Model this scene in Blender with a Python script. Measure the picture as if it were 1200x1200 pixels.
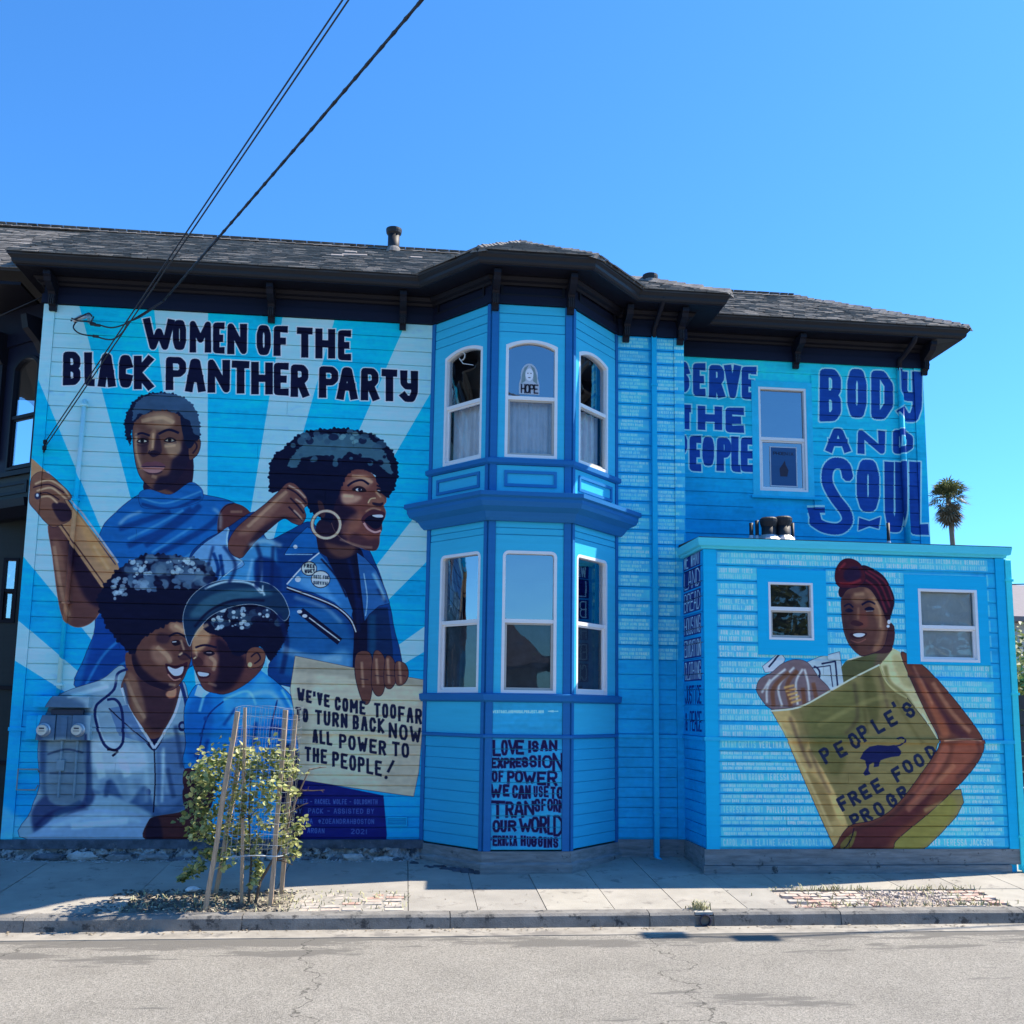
import bpy, bmesh, math, random
import numpy as np
from mathutils import Vector, Matrix
random.seed(7)
rng = np.random.default_rng(7)
for o in list(bpy.data.objects): bpy.data.objects.remove(o)
S = bpy.context.scene
COL = S.collection
# ------------------------------------------------------------------ camera
FPX, PPX, PPY = 1155.0, 600.0, 672.0          # focal length / principal point in photo pixels
CAM = np.array([0.0, -12.3, 1.96])
AX = np.array([10900.0, 313.0, FPX]); AX /= np.linalg.norm(AX)      # world X seen by the camera
AZ = np.array([122.0, -8472.0, FPX]); AZ -= AX*AZ.dot(AX); AZ /= np.linalg.norm(AZ)
AY = np.cross(AZ, AX)
cd = bpy.data.cameras.new('camera'); cam = bpy.data.objects.new('camera', cd); COL.objects.link(cam)
R = np.array([AX, AY, AZ])                    # rows: world axes in camera coords (x right, y down, z fwd)
M = Matrix(((R[0][0], -R[0][1], -R[0][2], CAM[0]), (R[1][0], -R[1][1], -R[1][2], CAM[1]),
            (R[2][0], -R[2][1], -R[2][2], CAM[2]), (0, 0, 0, 1)))
cam.matrix_world = M
cd.sensor_width = 36; cd.lens = FPX/1200*36; cd.shift_y = (PPY-600)/1200; cd.clip_start = .1; cd.clip_end = 2000
S.camera = cam
# ------------------------------------------------------------------ light
SKY_N, SKY_G, SKY_T = .150, 1.0, (.165, .375, .56)
SUN = Vector((.80, .15, 1.0)).normalized()
EL = math.asin(SUN.z); AZI = math.atan2(SUN.x, SUN.y)
wd = bpy.data.worlds.new('World'); S.world = wd; wd.use_nodes = True
nt = wd.node_tree; bg = nt.nodes['Background']
sk = nt.nodes.new('ShaderNodeTexSky'); sk.sky_type = 'NISHITA'; sk.sun_disc = False
sk.sun_elevation = EL; sk.sun_rotation = AZI; sk.air_density = 1.0; sk.dust_density = .35; sk.ozone_density = 3.0; sk.altitude = 10
s1 = nt.nodes.new('ShaderNodeVectorMath'); s1.operation = 'SCALE'; s1.inputs['Scale'].default_value = SKY_N      # the phone's deep blue: the whole sky through one gamma
gm = nt.nodes.new('ShaderNodeGamma'); gm.inputs[1].default_value = SKY_G
s2 = nt.nodes.new('ShaderNodeVectorMath'); s2.operation = 'MULTIPLY'; s2.inputs[1].default_value = [c/SKY_N for c in SKY_T]
nt.links.new(sk.outputs[0], s1.inputs[0]); nt.links.new(s1.outputs[0], gm.inputs[0]); nt.links.new(gm.outputs[0], s2.inputs[0])
nt.links.new(s2.outputs[0], bg.inputs[0]); bg.inputs[1].default_value = .15
sl = bpy.data.lights.new('sun', 'SUN'); sun = bpy.data.objects.new('sun', sl); COL.objects.link(sun)
sl.energy = 2.8; sl.angle = math.radians(.5); sl.color = (1, .90, .75)
sun.rotation_euler = SUN.to_track_quat('Z', 'Y').to_euler()
S.view_settings.view_transform = 'Standard'; S.view_settings.look = 'None'
S.view_settings.exposure = 1.80; S.view_settings.gamma = 1
# ------------------------------------------------------------------ pixels to places
def ray(x, y):
    d = np.array([x-PPX, y-PPY, FPX]); return R @ d
def WY(x, y, Y):
    r = ray(x, y); return CAM + r*((Y-CAM[1])/r[1])
def SW(Y): return .16+.073*Y                  # height of the pavement, which falls to the kerb
def GR(x, y):
    r = ray(x, y); t = (SW(0)+.073*CAM[1]-CAM[2])/(r[2]-.073*r[1]); return CAM + r*t
class Fr:                                     # a vertical plane: origin, direction, outward normal
    def __init__(s, a, b):
        s.a = np.array(a, float); d = np.array(b, float)-s.a; s.w = float(np.linalg.norm(d)); s.d = d/s.w
        s.n = np.array([s.d[1], -s.d[0]])
    def uz(s, x, y):
        r = ray(x, y); q = CAM[:2]-s.a
        t = -(q @ s.n)/(r[:2] @ s.n); p = CAM+r*t
        return float((p[:2]-s.a) @ s.d), float(p[2])
    def P(s, u, z, n=0):
        p = s.a+s.d*u+s.n*n; return (p[0], p[1], z)
KERB = -2.40; ZK = SW(KERB)
FM = Fr((-4.57, 0), (3.56, 0))                # street wall of the house
FA, FB, FC = Fr((.25, 0), (.94, -.8)), Fr((.94, -.8), (1.93, -.8)), Fr((1.93, -.8), (2.66, 0))
FREAR = Fr((3.56, .65), (7.24, .65))
FX = Fr((3.55, -.85), (7.36, -.85)); FXS = Fr((3.53, .65), (3.55, -.85))
ZTOP, ZBELT, ZBOT = 6.86, 1.63, .38
# ------------------------------------------------------------------ a small painter for the flat print on the boards
RES = 200.0
FONT = {k: [[(int(c[0])/8, int(c[1])/8) for c in pl.split()] for pl in v.split('|')] for k, v in {
 'A': '00 38 58 80|13 73', 'B': '00 08 58 77 75 54 04|54 73 71 50 00', 'C': '86 68 28 06 02 20 60 82', 'D': '00 08 48 86 82 40 00',
 'E': '88 08 00 80|04 64', 'F': '88 08 00|04 64', 'G': '86 68 28 06 02 20 60 82 84 54', 'H': '00 08|80 88|04 84', 'I': '40 48',
 'J': '88 82 60 20 02', 'K': '00 08|88 04 80', 'L': '08 00 80', 'M': '00 08 43 88 80', 'N': '00 08 80 88', 'O': '28 06 02 20 60 82 86 68 28',
 'P': '00 08 68 87 85 64 04', 'Q': '28 06 02 20 60 82 86 68 28|53 80', 'R': '00 08 68 87 85 64 04|44 80',
 'S': '86 68 28 07 05 24 64 83 81 60 20 02', 'T': '08 88|48 40', 'U': '08 02 20 60 82 88', 'V': '08 40 88', 'W': '08 20 45 60 88',
 'X': '08 80|00 88', 'Y': '08 44 88|44 40', 'y': '08 05 24 84|88 82 60 20 01', 'Z': '08 88 00 80', '!': '48 43|41 40', "'": '48 46', '-': '14 74',
 '.': '40 41', '2': '07 28 68 86 00 80', '0': '28 06 02 20 60 82 86 68 28', '1': '26 48 40', '&': '80 16 27 47 56 13 11 20 50 83',
 '<': '46 04 42|04 84', '@': '63 45 33 52 84 76 37 05 22 60'}.items()}
def smooth(pts, closed=True, n=5):
    p = np.array(pts, float); N = len(p); out = []
    rngi = range(N if closed else N-1)
    for i in rngi:
        if closed: a, b, c, d = p[(i-1) % N], p[i], p[(i+1) % N], p[(i+2) % N]
        else: a, b, c, d = p[max(i-1, 0)], p[i], p[i+1], p[min(i+2, N-1)]
        for k in range(n):
            t = k/n
            out.append(.5*((2*b)+(-a+c)*t+(2*a-5*b+4*c-d)*t*t+(-a+3*b-3*c+d)*t**3))
    if not closed: out.append(p[-1])
    return np.array(out)
def pp(s): return np.array([[float(v) for v in q.split(',')] for q in s.split()])
def orient(q):
    a = np.sum(q[:, 0]*np.roll(q[:, 1], -1)-np.roll(q[:, 0], -1)*q[:, 1]); return q if a > 0 else q[::-1]
def ngon(c, r, n=8):
    a = np.arange(n)*2*math.pi/n+.39; return np.stack([c[0]+r*np.cos(a), c[1]+r*np.sin(a)], 1)
def strokepolys(pl, w, cap=True, flare=1.0):
    out = []; w = w/2; n = len(pl)
    closed = n > 2 and np.hypot(*(pl[0]-pl[-1])) < 1e-6
    for i in range(n-1):
        a, b = pl[i].copy(), pl[i+1].copy(); d = b-a; L = np.hypot(*d)
        if L < 1e-6: continue
        d /= L; m = np.array([-d[1], d[0]]); wa = wb = w
        if i == 0 and not closed:
            if cap: a = a-d*w
            wa = w*flare
        if i == n-2 and not closed:
            if cap: b = b+d*w
            wb = w*flare
        out.append(orient(np.array([a+m*wa, b+m*wb, b-m*wb, a-m*wa])))
        if i > 0 or closed: out.append(orient(ngon(pl[i], w)))
    return out
def blur2(m, r):
    r = int(max(1, r))
    for _ in range(2):
        for ax in (0, 1):
            c = np.cumsum(np.pad(m, [(r+1, r) if a == ax else (0, 0) for a in (0, 1)], mode='edge'), axis=ax)
            m = (np.take(c, range(2*r+1, c.shape[ax]), ax)-np.take(c, range(0, c.shape[ax]-2*r-1), ax))/(2*r+1)
    return m
class Canvas:
    def __init__(s, name, fr, u0, u1, z0, z1, base):
        s.name, s.fr, s.u0, s.u1, s.z0, s.z1 = name, fr, u0, u1, z0, z1
        s.W, s.H = int((u1-u0)*RES), int((z1-z0)*RES)
        s.px = np.ones((s.H, s.W, 3), np.float32)*np.array(base, np.float32)/255
        s.k = RES/97.0
    def c(s, pts):                            # photo pixels -> canvas pixels, through the wall's plane
        o = []
        for x, y in pts:
            u, z = s.fr.uz(x, y); o.append(((u-s.u0)*RES, (s.z1-z)*RES))
        return np.array(o)
    def mask(s, polys, blur=0):
        al = np.concatenate(polys); pad = int(blur*2+2)
        x0, x1 = int(max(0, math.floor(al[:, 0].min())-pad)), int(min(s.W, math.ceil(al[:, 0].max())+pad))
        y0, y1 = int(max(0, math.floor(al[:, 1].min())-pad)), int(min(s.H, math.ceil(al[:, 1].max())+pad))
        if x1 <= x0 or y1 <= y0: return None
        ss = 3; h = (y1-y0)*ss; w = x1-x0
        acc = np.zeros((h, w+2), np.float32)
        for q in polys:
            a = q; b = np.roll(q, -1, 0)
            for (ax_, ay_), (bx_, by_) in zip(a, b):
                if ay_ == by_: continue
                sg = 1.0
                if ay_ > by_: ax_, ay_, bx_, by_, sg = bx_, by_, ax_, ay_, -1.0
                r0 = max(0, math.ceil((ay_-y0)*ss-.5)); r1 = min(h-1, math.floor((by_-y0)*ss-.5))
                if r1 < r0: continue
                rr = np.arange(r0, r1+1); yy = (rr+.5)/ss+y0
                xx = ax_+(bx_-ax_)*(yy-ay_)/(by_-ay_)-x0
                xx = np.clip(xx, 0, w); xi = xx.astype(int); fx = xx-xi
                np.add.at(acc, (rr, xi), sg*(1-fx)); np.add.at(acc, (rr, np.minimum(xi+1, w+1)), sg*fx)
        cov = np.clip(np.abs(np.cumsum(acc, 1)), 0, 1)[:, :w].reshape(y1-y0, ss, w).mean(1)
        if blur: cov = blur2(cov, blur)
        full = (x0, y0, cov)
        return full
    def put(s, m, col, a=1.0, clip=None):
        if m is None: return None
        x0, y0, cv = m; cv = cv*a
        if clip is not None:
            cx, cy, cc = clip
            t = np.zeros_like(cv); ax0, ay0 = max(x0, cx), max(y0, cy)
            ax1, ay1 = min(x0+cv.shape[1], cx+cc.shape[1]), min(y0+cv.shape[0], cy+cc.shape[0])
            if ax1 <= ax0 or ay1 <= ay0: return None
            t[ay0-y0:ay1-y0, ax0-x0:ax1-x0] = cc[ay0-cy:ay1-cy, ax0-cx:ax1-cx]; cv = cv*t
        v = s.px[y0:y0+cv.shape[0], x0:x0+cv.shape[1]]
        v += (np.array(col, np.float32)/255-v)*cv[..., None]
        return m
    def fill(s, pts, col, sm=1, blur=0, a=1.0, clip=None, bump=0, edge=None):
        p = pp(pts) if isinstance(pts, str) else np.array(pts, float)
        if sm: p = smooth(p)
        if bump: p = bumpy(p, bump)
        q = orient(s.c(p))
        if edge: s.put(s.mask(strokepolys(np.vstack([q, q[:1]]), edge[1]*s.k, False)), edge[0], 1.0, clip)
        m = s.mask([q], blur*s.k*.5); s.put(m, col, a, clip)
        return m
    def line(s, pts, col, w, sm=1, blur=0, a=1.0, clip=None):
        p = pp(pts) if isinstance(pts, str) else np.array(pts, float)
        if sm and len(p) > 2: p = smooth(p, False)
        s.put(s.mask(strokepolys(s.c(p), w*s.k, False), blur*s.k*.5), col, a, clip)
    def ell(s, cx, cy, rx, ry, col, **k):
        a = np.linspace(0, 2*math.pi, 20, endpoint=False)
        return s.fill(np.stack([cx+rx*np.cos(a), cy+ry*np.sin(a)], 1), col, 0, **k)
    def blobs(s, clip, box, n, r0, r1, cols, a=.8, blur=0):
        for _ in range(n):
            x, y, r = random.uniform(box[0], box[2]), random.uniform(box[1], box[3]), random.uniform(r0, r1)
            s.ell(x, y, r*random.uniform(.8, 1.6), r, random.choice(cols), clip=clip, a=a, blur=blur)
    def glyph(s, ch, quad, sw, col, out=None, ow=0, flare=1.12, alpha=1.0):
        if ch not in FONT: return
        q = np.array(quad, float)             # tl tr br bl in photo pixels
        bw = (np.hypot(*(q[1]-q[0]))+np.hypot(*(q[2]-q[3])))/2; bh = (np.hypot(*(q[3]-q[0]))+np.hypot(*(q[2]-q[1])))/2
        ix, iy = min(.45, sw/2/max(bw, .1)), min(.45, sw/2/max(bh, .1)); pls = []
        for pl in FONT[ch]:
            P = []
            for gx, gy in pl:
                x, y = ix+gx*(1-2*ix), 1-(iy+gy*(1-2*iy))
                P.append((q[0]*(1-x)+q[1]*x)*(1-y)+(q[3]*(1-x)+q[2]*x)*y)
            pls.append(s.c(P))
        if out is not None:
            s._q.append((sum([strokepolys(p, (sw+2*ow)*s.k, True, flare) for p in pls], []), out))
        s._f.append((sum([strokepolys(p, sw*s.k, True, flare) for p in pls], []), col, alpha))
    _q, _f = [], []
    def flush(s, clip=None):
        for p, c in Canvas._q: s.put(s.mask(p), c, 1, clip)
        for p, c, a in Canvas._f: s.put(s.mask(p), c, a, clip)
        Canvas._q, Canvas._f = [], []
    def text(s, st, x0, y0, x1, y1, h, sw, col, out=None, ow=0, gap=.22, alpha=1, vert=False, clip=None):
        d = np.array([x1-x0, y1-y0], float); L = np.hypot(*d); d /= L; n = np.array([d[1], -d[0]])
        if n[1] > 0: n = -n
        if vert: n = np.array([0, -1.0])
        cw = [(.45 if c in "I!'.1" else .6 if c == ' ' else 1.35 if c in 'MW' else 1.0) for c in st]
        tot = sum(cw)+gap*(len(st)-1); t = 0
        for c, w in zip(st, cw):
            a = np.array([x0, y0])+d*L*t/tot; b = np.array([x0, y0])+d*L*(t+w)/tot; t += w+gap
            if c != ' ': s.glyph(c, [a+n*h/2, b+n*h/2, b-n*h/2, a-n*h/2], sw, col, out, ow, 1.0, alpha)
        s.flush(clip)
    def letters(s, spec, sw, col, out, ow, flare=1.12):      # "W 168 205 373 410;..." one box per letter
        for q in spec.split(';'):
            v = q.split(); x0, x1, y0, y1 = map(float, v[1:5]); x0 += ow*.5; x1 -= ow*.5; k = float(v[5]) if len(v) > 5 else 0
            w = float(v[6]) if len(v) > 6 else sw
            if x1-x0 < 10.5 and v[0] not in 'I-': w = min(w, (x1-x0)*.36)
            s.glyph(v[0], [(x0+k, y0), (x1+k, y0+.05*(x1-x0)), (x1, y1), (x0, y1)], w, col, out, ow, flare)
        s.flush()
    def image(s):
        im = bpy.data.images.new(s.name, s.W, s.H)
        n = rng.random((s.H//6+2, s.W//6+2)).astype(np.float32)
        n = np.kron(n, np.ones((6, 6), np.float32))[:s.H, :s.W]
        def nz(a, b, r):
            q = rng.random((s.H//a+2, s.W//b+2)).astype(np.float32); q = np.kron(q, np.ones((a, b), np.float32))[:s.H, :s.W]; return blur2(q, r)-.5
        k = 1+nz(6, 6, 3)*.08+nz(40, 60, 22)*.12+nz(2, 34, 2)*.09+nz(3, 90, 2)*.06
        px = np.clip(s.px*k[..., None]+nz(3, 20, 2)[..., None]*.03, 0, 1)
        buf = np.ones((s.H, s.W, 4), np.float32); buf[..., :3] = px[::-1]
        im.pixels.foreach_set(buf.ravel()); im.update(); im.pack(); return im
def bumpy(p, r):
    q = np.vstack([p, p[:1]]); seg = np.hypot(*(np.diff(q, axis=0).T)); L = np.concatenate([[0], np.cumsum(seg)]); n = max(6, int(L[-1]/(2.2*r)))
    t = (np.arange(n*6))/(n*6)*L[-1]; x = np.interp(t, L, q[:, 0]); y = np.interp(t, L, q[:, 1])
    a = np.abs(np.sin(np.arange(n*6)/6*math.pi+.4))*r*(.7+.5*np.sin(np.arange(n*6)*.37)); c = p.mean(0); d = np.stack([x-c[0], y-c[1]], 1)
    d /= np.hypot(d[:, 0], d[:, 1])[:, None]
    return np.stack([x, y], 1)+d*a[:, None]
# ------------------------------------------------------------------ the painted street wall
NAVY = (10, 6, 44); PALE = (150, 205, 252); CY = (0, 160, 235); LINE = (205, 228, 250)
c1 = Canvas('mural_print', FM, -.02, 4.84, .34, 6.9, CY)
c1.px[:] = (np.array([0, 178, 236])/255+(np.array([4, 148, 238])-np.array([0, 178, 236]))/255*np.linspace(0, 1, c1.H)[:, None, None])
K = '242,915 '
for r in ('20,725 12,770', '30,560 20,642', '46,446 50,350 91,350', '180,355 244,355', '333,360 396,360', '479,370 525,370 525,425',
          '520,562 520,638', '520,718 520,750'):
    c1.fill(K+r, PALE, 0)
c1.fill('-5,935 -5,985 60,985', PALE, 0, a=.5, blur=6)
B1, B2, B3, BD, BW = (18, 92, 178), (10, 55, 130), (60, 135, 205), (8, 22, 80), (150, 190, 235)
SK, SKL, SKD, SKH = (98, 62, 60), (150, 104, 90), (34, 18, 44), (214, 172, 146)
OUT = (14, 8, 44)
# standing figure with a stick
m = c1.fill('164,580 135,602 118,625 110,680 112,735 100,770 92,808 180,812 300,700 292,612 275,590 238,580 200,574', B1, edge=(OUT, 1))
for t in ('170,640 215,610 235,592', '150,640 190,622 225,596', '185,650 240,620 262,600', '140,620 165,612 200,600'):
    c1.line(t, B2, 7, clip=m, blur=2)
for t in ('150,632 185,615 215,598', '178,648 225,618', '215,655 262,625'): c1.line(t, B3, 3, clip=m, blur=1.5, a=.8)
c1.fill('118,720 105,765 96,800 95,812 150,812 150,760', (8, 60, 150), clip=m, blur=3)
for t in ('100,805 120,770 140,750', '110,812 135,785 150,775', '125,812 140,795'): c1.line(t, (40, 120, 200), 3, clip=m, blur=1, a=.8)
m = c1.fill('172,560 174,584 200,590 222,582 223,530', SKD)
c1.fill('176,572 180,585 206,584 200,576', SK, clip=m, blur=2)
m = c1.fill('164,578 176,574 200,580 222,566 233,570 238,578 234,588 205,596 172,596 164,590', B1, edge=(BD, .8))
c1.line('166,584 195,590 236,576', B3, 2, clip=m, blur=1); c1.line('166,591 200,597 236,583', B2, 4, clip=m, blur=1)
m = c1.fill('156,503 160,491 172,483 190,480 208,484 218,496 222,512 222,532 217,548 209,560 198,570 186,575 176,571 165,559 160,545 157,525', SK, edge=(OUT, 1.2))
c1.fill('219,505 210,530 202,540 198,556 186,560 182,576 225,575 228,520', (24, 14, 44), clip=m, blur=3, a=.95); c1.fill('160,512 172,512 176,520 172,532 164,532', SKD, clip=m, blur=2.5, a=.6); c1.fill('172,550 190,552 186,556 174,556', SKD, clip=m, blur=1.5, a=.7); c1.fill('182,486 202,488 200,500 184,502', (186, 158, 132), clip=m, blur=4, a=.7)
c1.fill('172,486 196,484 206,496 190,504 172,500', (150, 110, 98), clip=m, blur=4, a=.75)
c1.fill('158,505 164,505 166,535 170,560 160,550', (120, 84, 82), clip=m, blur=3, a=.8)
c1.fill('193,519 210,518 212,530 200,536', (165, 130, 112), clip=m, blur=3, a=.7)
c1.fill('178,505 183,505 183,530 176,531 174,524', (150, 108, 92), clip=m, blur=2, a=.8)
c1.fill('184,508 188,516 190,530 184,534 180,534', SKD, clip=m, blur=1.5, a=.7)
c1.line('159,511 166,508 176,511', OUT, 2.6); c1.line('186,509 198,504 210,508', OUT, 3)
for x, y in ((167, 517), (199, 516)):
    c1.fill([(x-7, y+1), (x-2, y-3), (x+4, y-2.5), (x+8, y+1), (x+3, y+3), (x-3, y+3)], (26, 12, 30)); c1.fill([(x-5, y+.6), (x, y-1.6), (x+5.5, y+.6), (x, y+1.8)], (190, 180, 180)); c1.ell(x, y, 2.3, 2.2, (15, 8, 20))
    c1.line([(x-7, y+4), (x, y+6), (x+8, y+3)], SKD, 1.4, a=.6, blur=.6)
c1.fill('175,531 180,528 188,531 186,534 180,536 176,534', SKD); c1.line('174,532 176,528', OUT, 1)
c1.fill('165,547 172,542 178,542 182,541 190,543 194,547 182,548 172,548', (105, 60, 78)); c1.fill('166,548 180,547 193,548 186,554 174,554', (160, 110, 120)); c1.line('165,547.5 180,547 194,547.5', OUT, 1.2)
m = c1.fill('222,517 230,512 235,518 233,530 227,537 222,538', SK, edge=(OUT, 1)); c1.line('226,532 231,524 228,517', SKD, 2, clip=m)
c1.fill('212,486 226,486 230,512 223,526 216,516', (14, 18, 52)); m = c1.fill('149,512 147,495 152,480 160,469 172,463 190,461 208,464 222,472 231,486 234,505 232,516 226,514 221,500 210,488 192,482 174,485 162,492 156,503 154,522', (14, 18, 52), bump=2)
c1.fill('157,494 158,478 168,467 188,462 212,465 227,475 233,490 235,508 227,508 222,494 215,490 209,483 202,486 195,481 187,485 179,481 171,487 164,485', (50, 74, 114), clip=m, bump=1.6)
# raised arm and stick
m = c1.fill('58,612 62,650 70,708 78,728 92,735 108,729 120,712 124,690 100,650 82,612', (96, 58, 62), edge=((150, 110, 110), 1.2))
c1.fill('80,620 100,660 122,690 118,712 100,700 84,660', SKD, clip=m, blur=4); c1.fill('62,640 72,640 82,700 84,728 74,722', SKL, clip=m, blur=4, a=.6)
m = c1.fill('38,538 41,540 57,555 138,660 146,684 126,698 70,618 36,585', (176, 130, 104), 0)
c1.line('56,553 98,603 139,660', (160, 170, 205), 2.2, 0); c1.line('58,556 136,662', (40, 36, 80), 1.2, 0); c1.line('70,612 122,684', (70, 40, 50), 1.5, 0)
c1.fill('85,590 110,620 130,668 110,650', (200, 145, 100), clip=m, blur=4, a=.7)
m = c1.fill('36,578 38,562 47,554 58,556 70,566 82,578 84,586 76,586 84,600 82,610 70,616 62,618 52,610 44,600 36,590', (120, 78, 70), edge=(OUT, .8))
c1.fill('62,590 82,592 86,606 74,612 66,604', (46, 26, 48), clip=m, blur=1.5)
for t in ('42,568 58,563 74,572 82,583', '44,576 60,572 72,580 80,587', '44,584 58,582 68,590'): c1.line(t, (205, 165, 140), 2, clip=m, blur=.8)
for t in ('40,572 58,568 76,578', '42,580 56,578 70,586'): c1.line(t, (44, 22, 42), 1.5, clip=m)
c1.ell(45, 582, 3.4, 4, (40, 36, 70)); c1.ell(45, 581, 1.6, 2, (190, 200, 225))
m = c1.fill('256,606 262,594 272,590 286,594 296,606 292,622 270,640 256,628', (84, 44, 52)); c1.line('257,630 257,606 264,594 274,590', OUT, 1)
# shouting figure in a biker jacket
m = c1.fill('222,655 240,634 262,622 300,600 312,632 336,624 360,612 372,620 390,650 425,640 440,662 450,690 460,730 460,800 320,800 330,740 300,700 226,700', B2, edge=(OUT, 1))
c1.fill('262,672 288,640 320,632 322,690 300,700 250,690', B3, clip=m, blur=3); c1.fill('300,655 325,660 330,700 316,720 300,690', (8, 40, 110), clip=m, blur=3)
for t in ('270,670 285,650 296,640', '290,680 296,655', '306,682 306,655'): c1.line(t, BW, 3, clip=m, blur=2, a=.6)
c1.fill('335,720 372,712 405,730 412,780 330,790', (22, 86, 160), clip=m, blur=6); c1.fill('400,760 412,775 405,786 360,788', (100, 165, 225), clip=m, blur=6, a=.6)
mc = c1.fill('222,660 236,640 256,626 268,618 266,632 272,648 286,662 262,674 248,690 226,690', (98, 150, 214), edge=(OUT, .8))
for t in ('250,690 256,668 250,648', '262,676 258,650'): c1.line(t, B2, 4, clip=mc, blur=1.5)
c1.line('268,620 266,636 274,652 284,658', BW, 2); c1.line('262,676 284,658', BW, 1.2)
m = c1.fill('380,640 420,640 430,690 432,790 414,790 414,730 402,692', (9, 9, 48))
m = c1.fill('430,716 440,712 454,712 460,760 460,800 430,800', (10, 34, 84), 0); c1.line('436,720 436,790', (16, 60, 110), 8, clip=m, blur=3)
m = c1.fill('333,650 345,632 360,618 374,624 376,648', B1, 0, edge=(OUT, 1)); c1.line('334,650 366,650', BW, 1); c1.ell(346, 641, 2.4, 2.4, (200, 220, 245))
m = c1.fill('336,685 355,664 374,648 384,660 404,692 413,716 411,724 392,706 366,694 342,688', (40, 108, 186), 0)
c1.fill('350,682 372,660 384,690 400,712 380,700', (92, 155, 222), clip=m, blur=4, a=.7); c1.line('336,685 355,664 374,648', (205, 222, 245), 1.6); c1.line('376,655 394,676 406,700', OUT, 2, blur=.8)
c1.line('336,689 350,694 372,702 394,712 410,726 417,742 418,780', OUT, 4.5); c1.line('336,688.5 350,693.5 372,701.5 394,711.5 410,725.5 417,741', (215, 225, 240), 1.4)
c1.line('352,716 398,752', (10, 10, 50), 9, 0); c1.line('362,724 398,751', (190, 205, 230), 1.4, 0)
for x, y in ((351, 717), (357, 722)): c1.ell(x, y, 3, 2, (225, 232, 245))
m = c1.fill('418,648 428,655 440,668 448,684 452,694 456,707 444,710 432,720 427,728 424,700', (38, 92, 168), 0, edge=(OUT, 1)); c1.line('426,672 430,700 428,722', BW, 1.4, a=.8); c1.line('436,672 450,700', B3, 3, clip=m, blur=1)
for x, y, r in ((362, 666.5, 8.5), (375.5, 679, 10.5)): c1.ell(x, y, r+.8, r*.92+.8, OUT); c1.ell(x, y, r, r*.9, (196, 212, 216))
c1.ell(349, 679, 3.4, 3.4, (190, 215, 245))
c1.text('FREE', 356, 663, 369, 664, 4.6, 1.1, NAVY); c1.text('HUEY', 357, 670, 369, 669, 4.6, 1.1, NAVY)
c1.text('VOTE FOR', 367, 676, 385, 677, 4.2, .8, (30, 40, 80)); c1.text('SURVIVAL', 367, 683, 385, 684, 4.2, .8, (30, 40, 80))
m = c1.fill('374,610 372,640 378,650 395,656 412,652 420,642 420,610', SKD); c1.fill('380,636 400,640 416,640 410,652 392,652', SK, clip=m, blur=3, a=.8)
m = c1.fill('404,552 418,549 432,553 441,562 447,572 451.5,579 452,588 449,593 451.5,600 450,608 447,612 447,620 444.5,628 444,637 441,644 434,645.5 420,641 404,634 392,622 386,600 388,575', (112, 62, 62), edge=((150, 110, 110), .8))
c1.fill('405,566 424,556 436,562 430,572 412,568', (172, 122, 110), clip=m, blur=4, a=.7); c1.fill('398,580 412,580 424,583 414,590 400,590', (208, 160, 146), clip=m, blur=3, a=.75)
c1.fill('384,556 398,560 400,588 414,596 420,606 408,616 404,640 378,632', (26, 12, 42), clip=m, blur=4, a=.95); c1.fill('410,622 430,632 444,632 442,646 412,642', SKD, clip=m, blur=3, a=.55)
c1.fill('400,616 420,600 424,612 418,622 404,630', (150, 95, 84), clip=m, blur=4, a=.6)
c1.line('407,570 414,565 424,563 432,568', OUT, 2.6); c1.line('441,569 447,572', OUT, 2)
c1.fill('412,574 418,570 425,571 429,576 420,577', (30, 12, 30)); c1.ell(420, 574.2, 3.5, 1.8, (215, 220, 235)); c1.ell(421, 574, 1.9, 2, OUT); c1.fill('441,573 446,573 448,578 443,578', (30, 14, 34)); c1.line('442,575 446,575.5', (170, 170, 190), 1)
c1.fill('431,590 435,584 441,583 439,576 446,580 451,586 450,592 440,594 432,593', (132, 82, 74), clip=m, blur=.6); c1.line('431,590 434,585 440,584', SKH, 1.4); c1.fill('436,589 444,590 449,589 447,593 438,592.5', SKD)
c1.fill('423,609 428,602 437,597 446,599 451,602 450,608 447,613 447,622 440,626 431,622 426,615', (70, 32, 52)); c1.fill('427,610 434,604 447,604 449,608 445,618 438,620 431,615', (12, 6, 40))
c1.fill('436,604 447,603.5 448,606.5 440,606.5', (215, 222, 240)); c1.line('426,613 431,620 439,624 446,622', (196, 140, 150), 2.6)
m = c1.fill('318,577 316,562 317,545 323,533 332,527 341,518 353,509 368,505 385,504 400,503 420,506 438,511 450,520 460,532 465,548 464,562 460,574 453,583 446,577 441,566 436,556 424,551 411,552 403,562 397,578 391,594 388,612 372,604 362,596 345,572 332,574', (8, 8, 44), bump=2.4)
c1.fill('340,540 352,525 370,512 395,510 425,512 446,526 456,545 458,556 448,550 436,538 420,536 408,530 396,540 376,534 356,538 348,548 338,546', (58, 92, 122), clip=m, bump=2); c1.blobs(m, (342, 505, 458, 526), 26, 2.5, 5, [(60, 96, 128), (50, 80, 114), (12, 16, 54)], .8)
c1.blobs(m, (345, 530, 455, 546), 24, 1.5, 4, [(8, 8, 44), (54, 88, 120)], .9); c1.blobs(m, (396, 508, 420, 520), 8, 1, 3, [(100, 140, 165)], .8)
m = c1.fill('372,588 378,590 381,604 376,606', (60, 34, 46)); 
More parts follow.
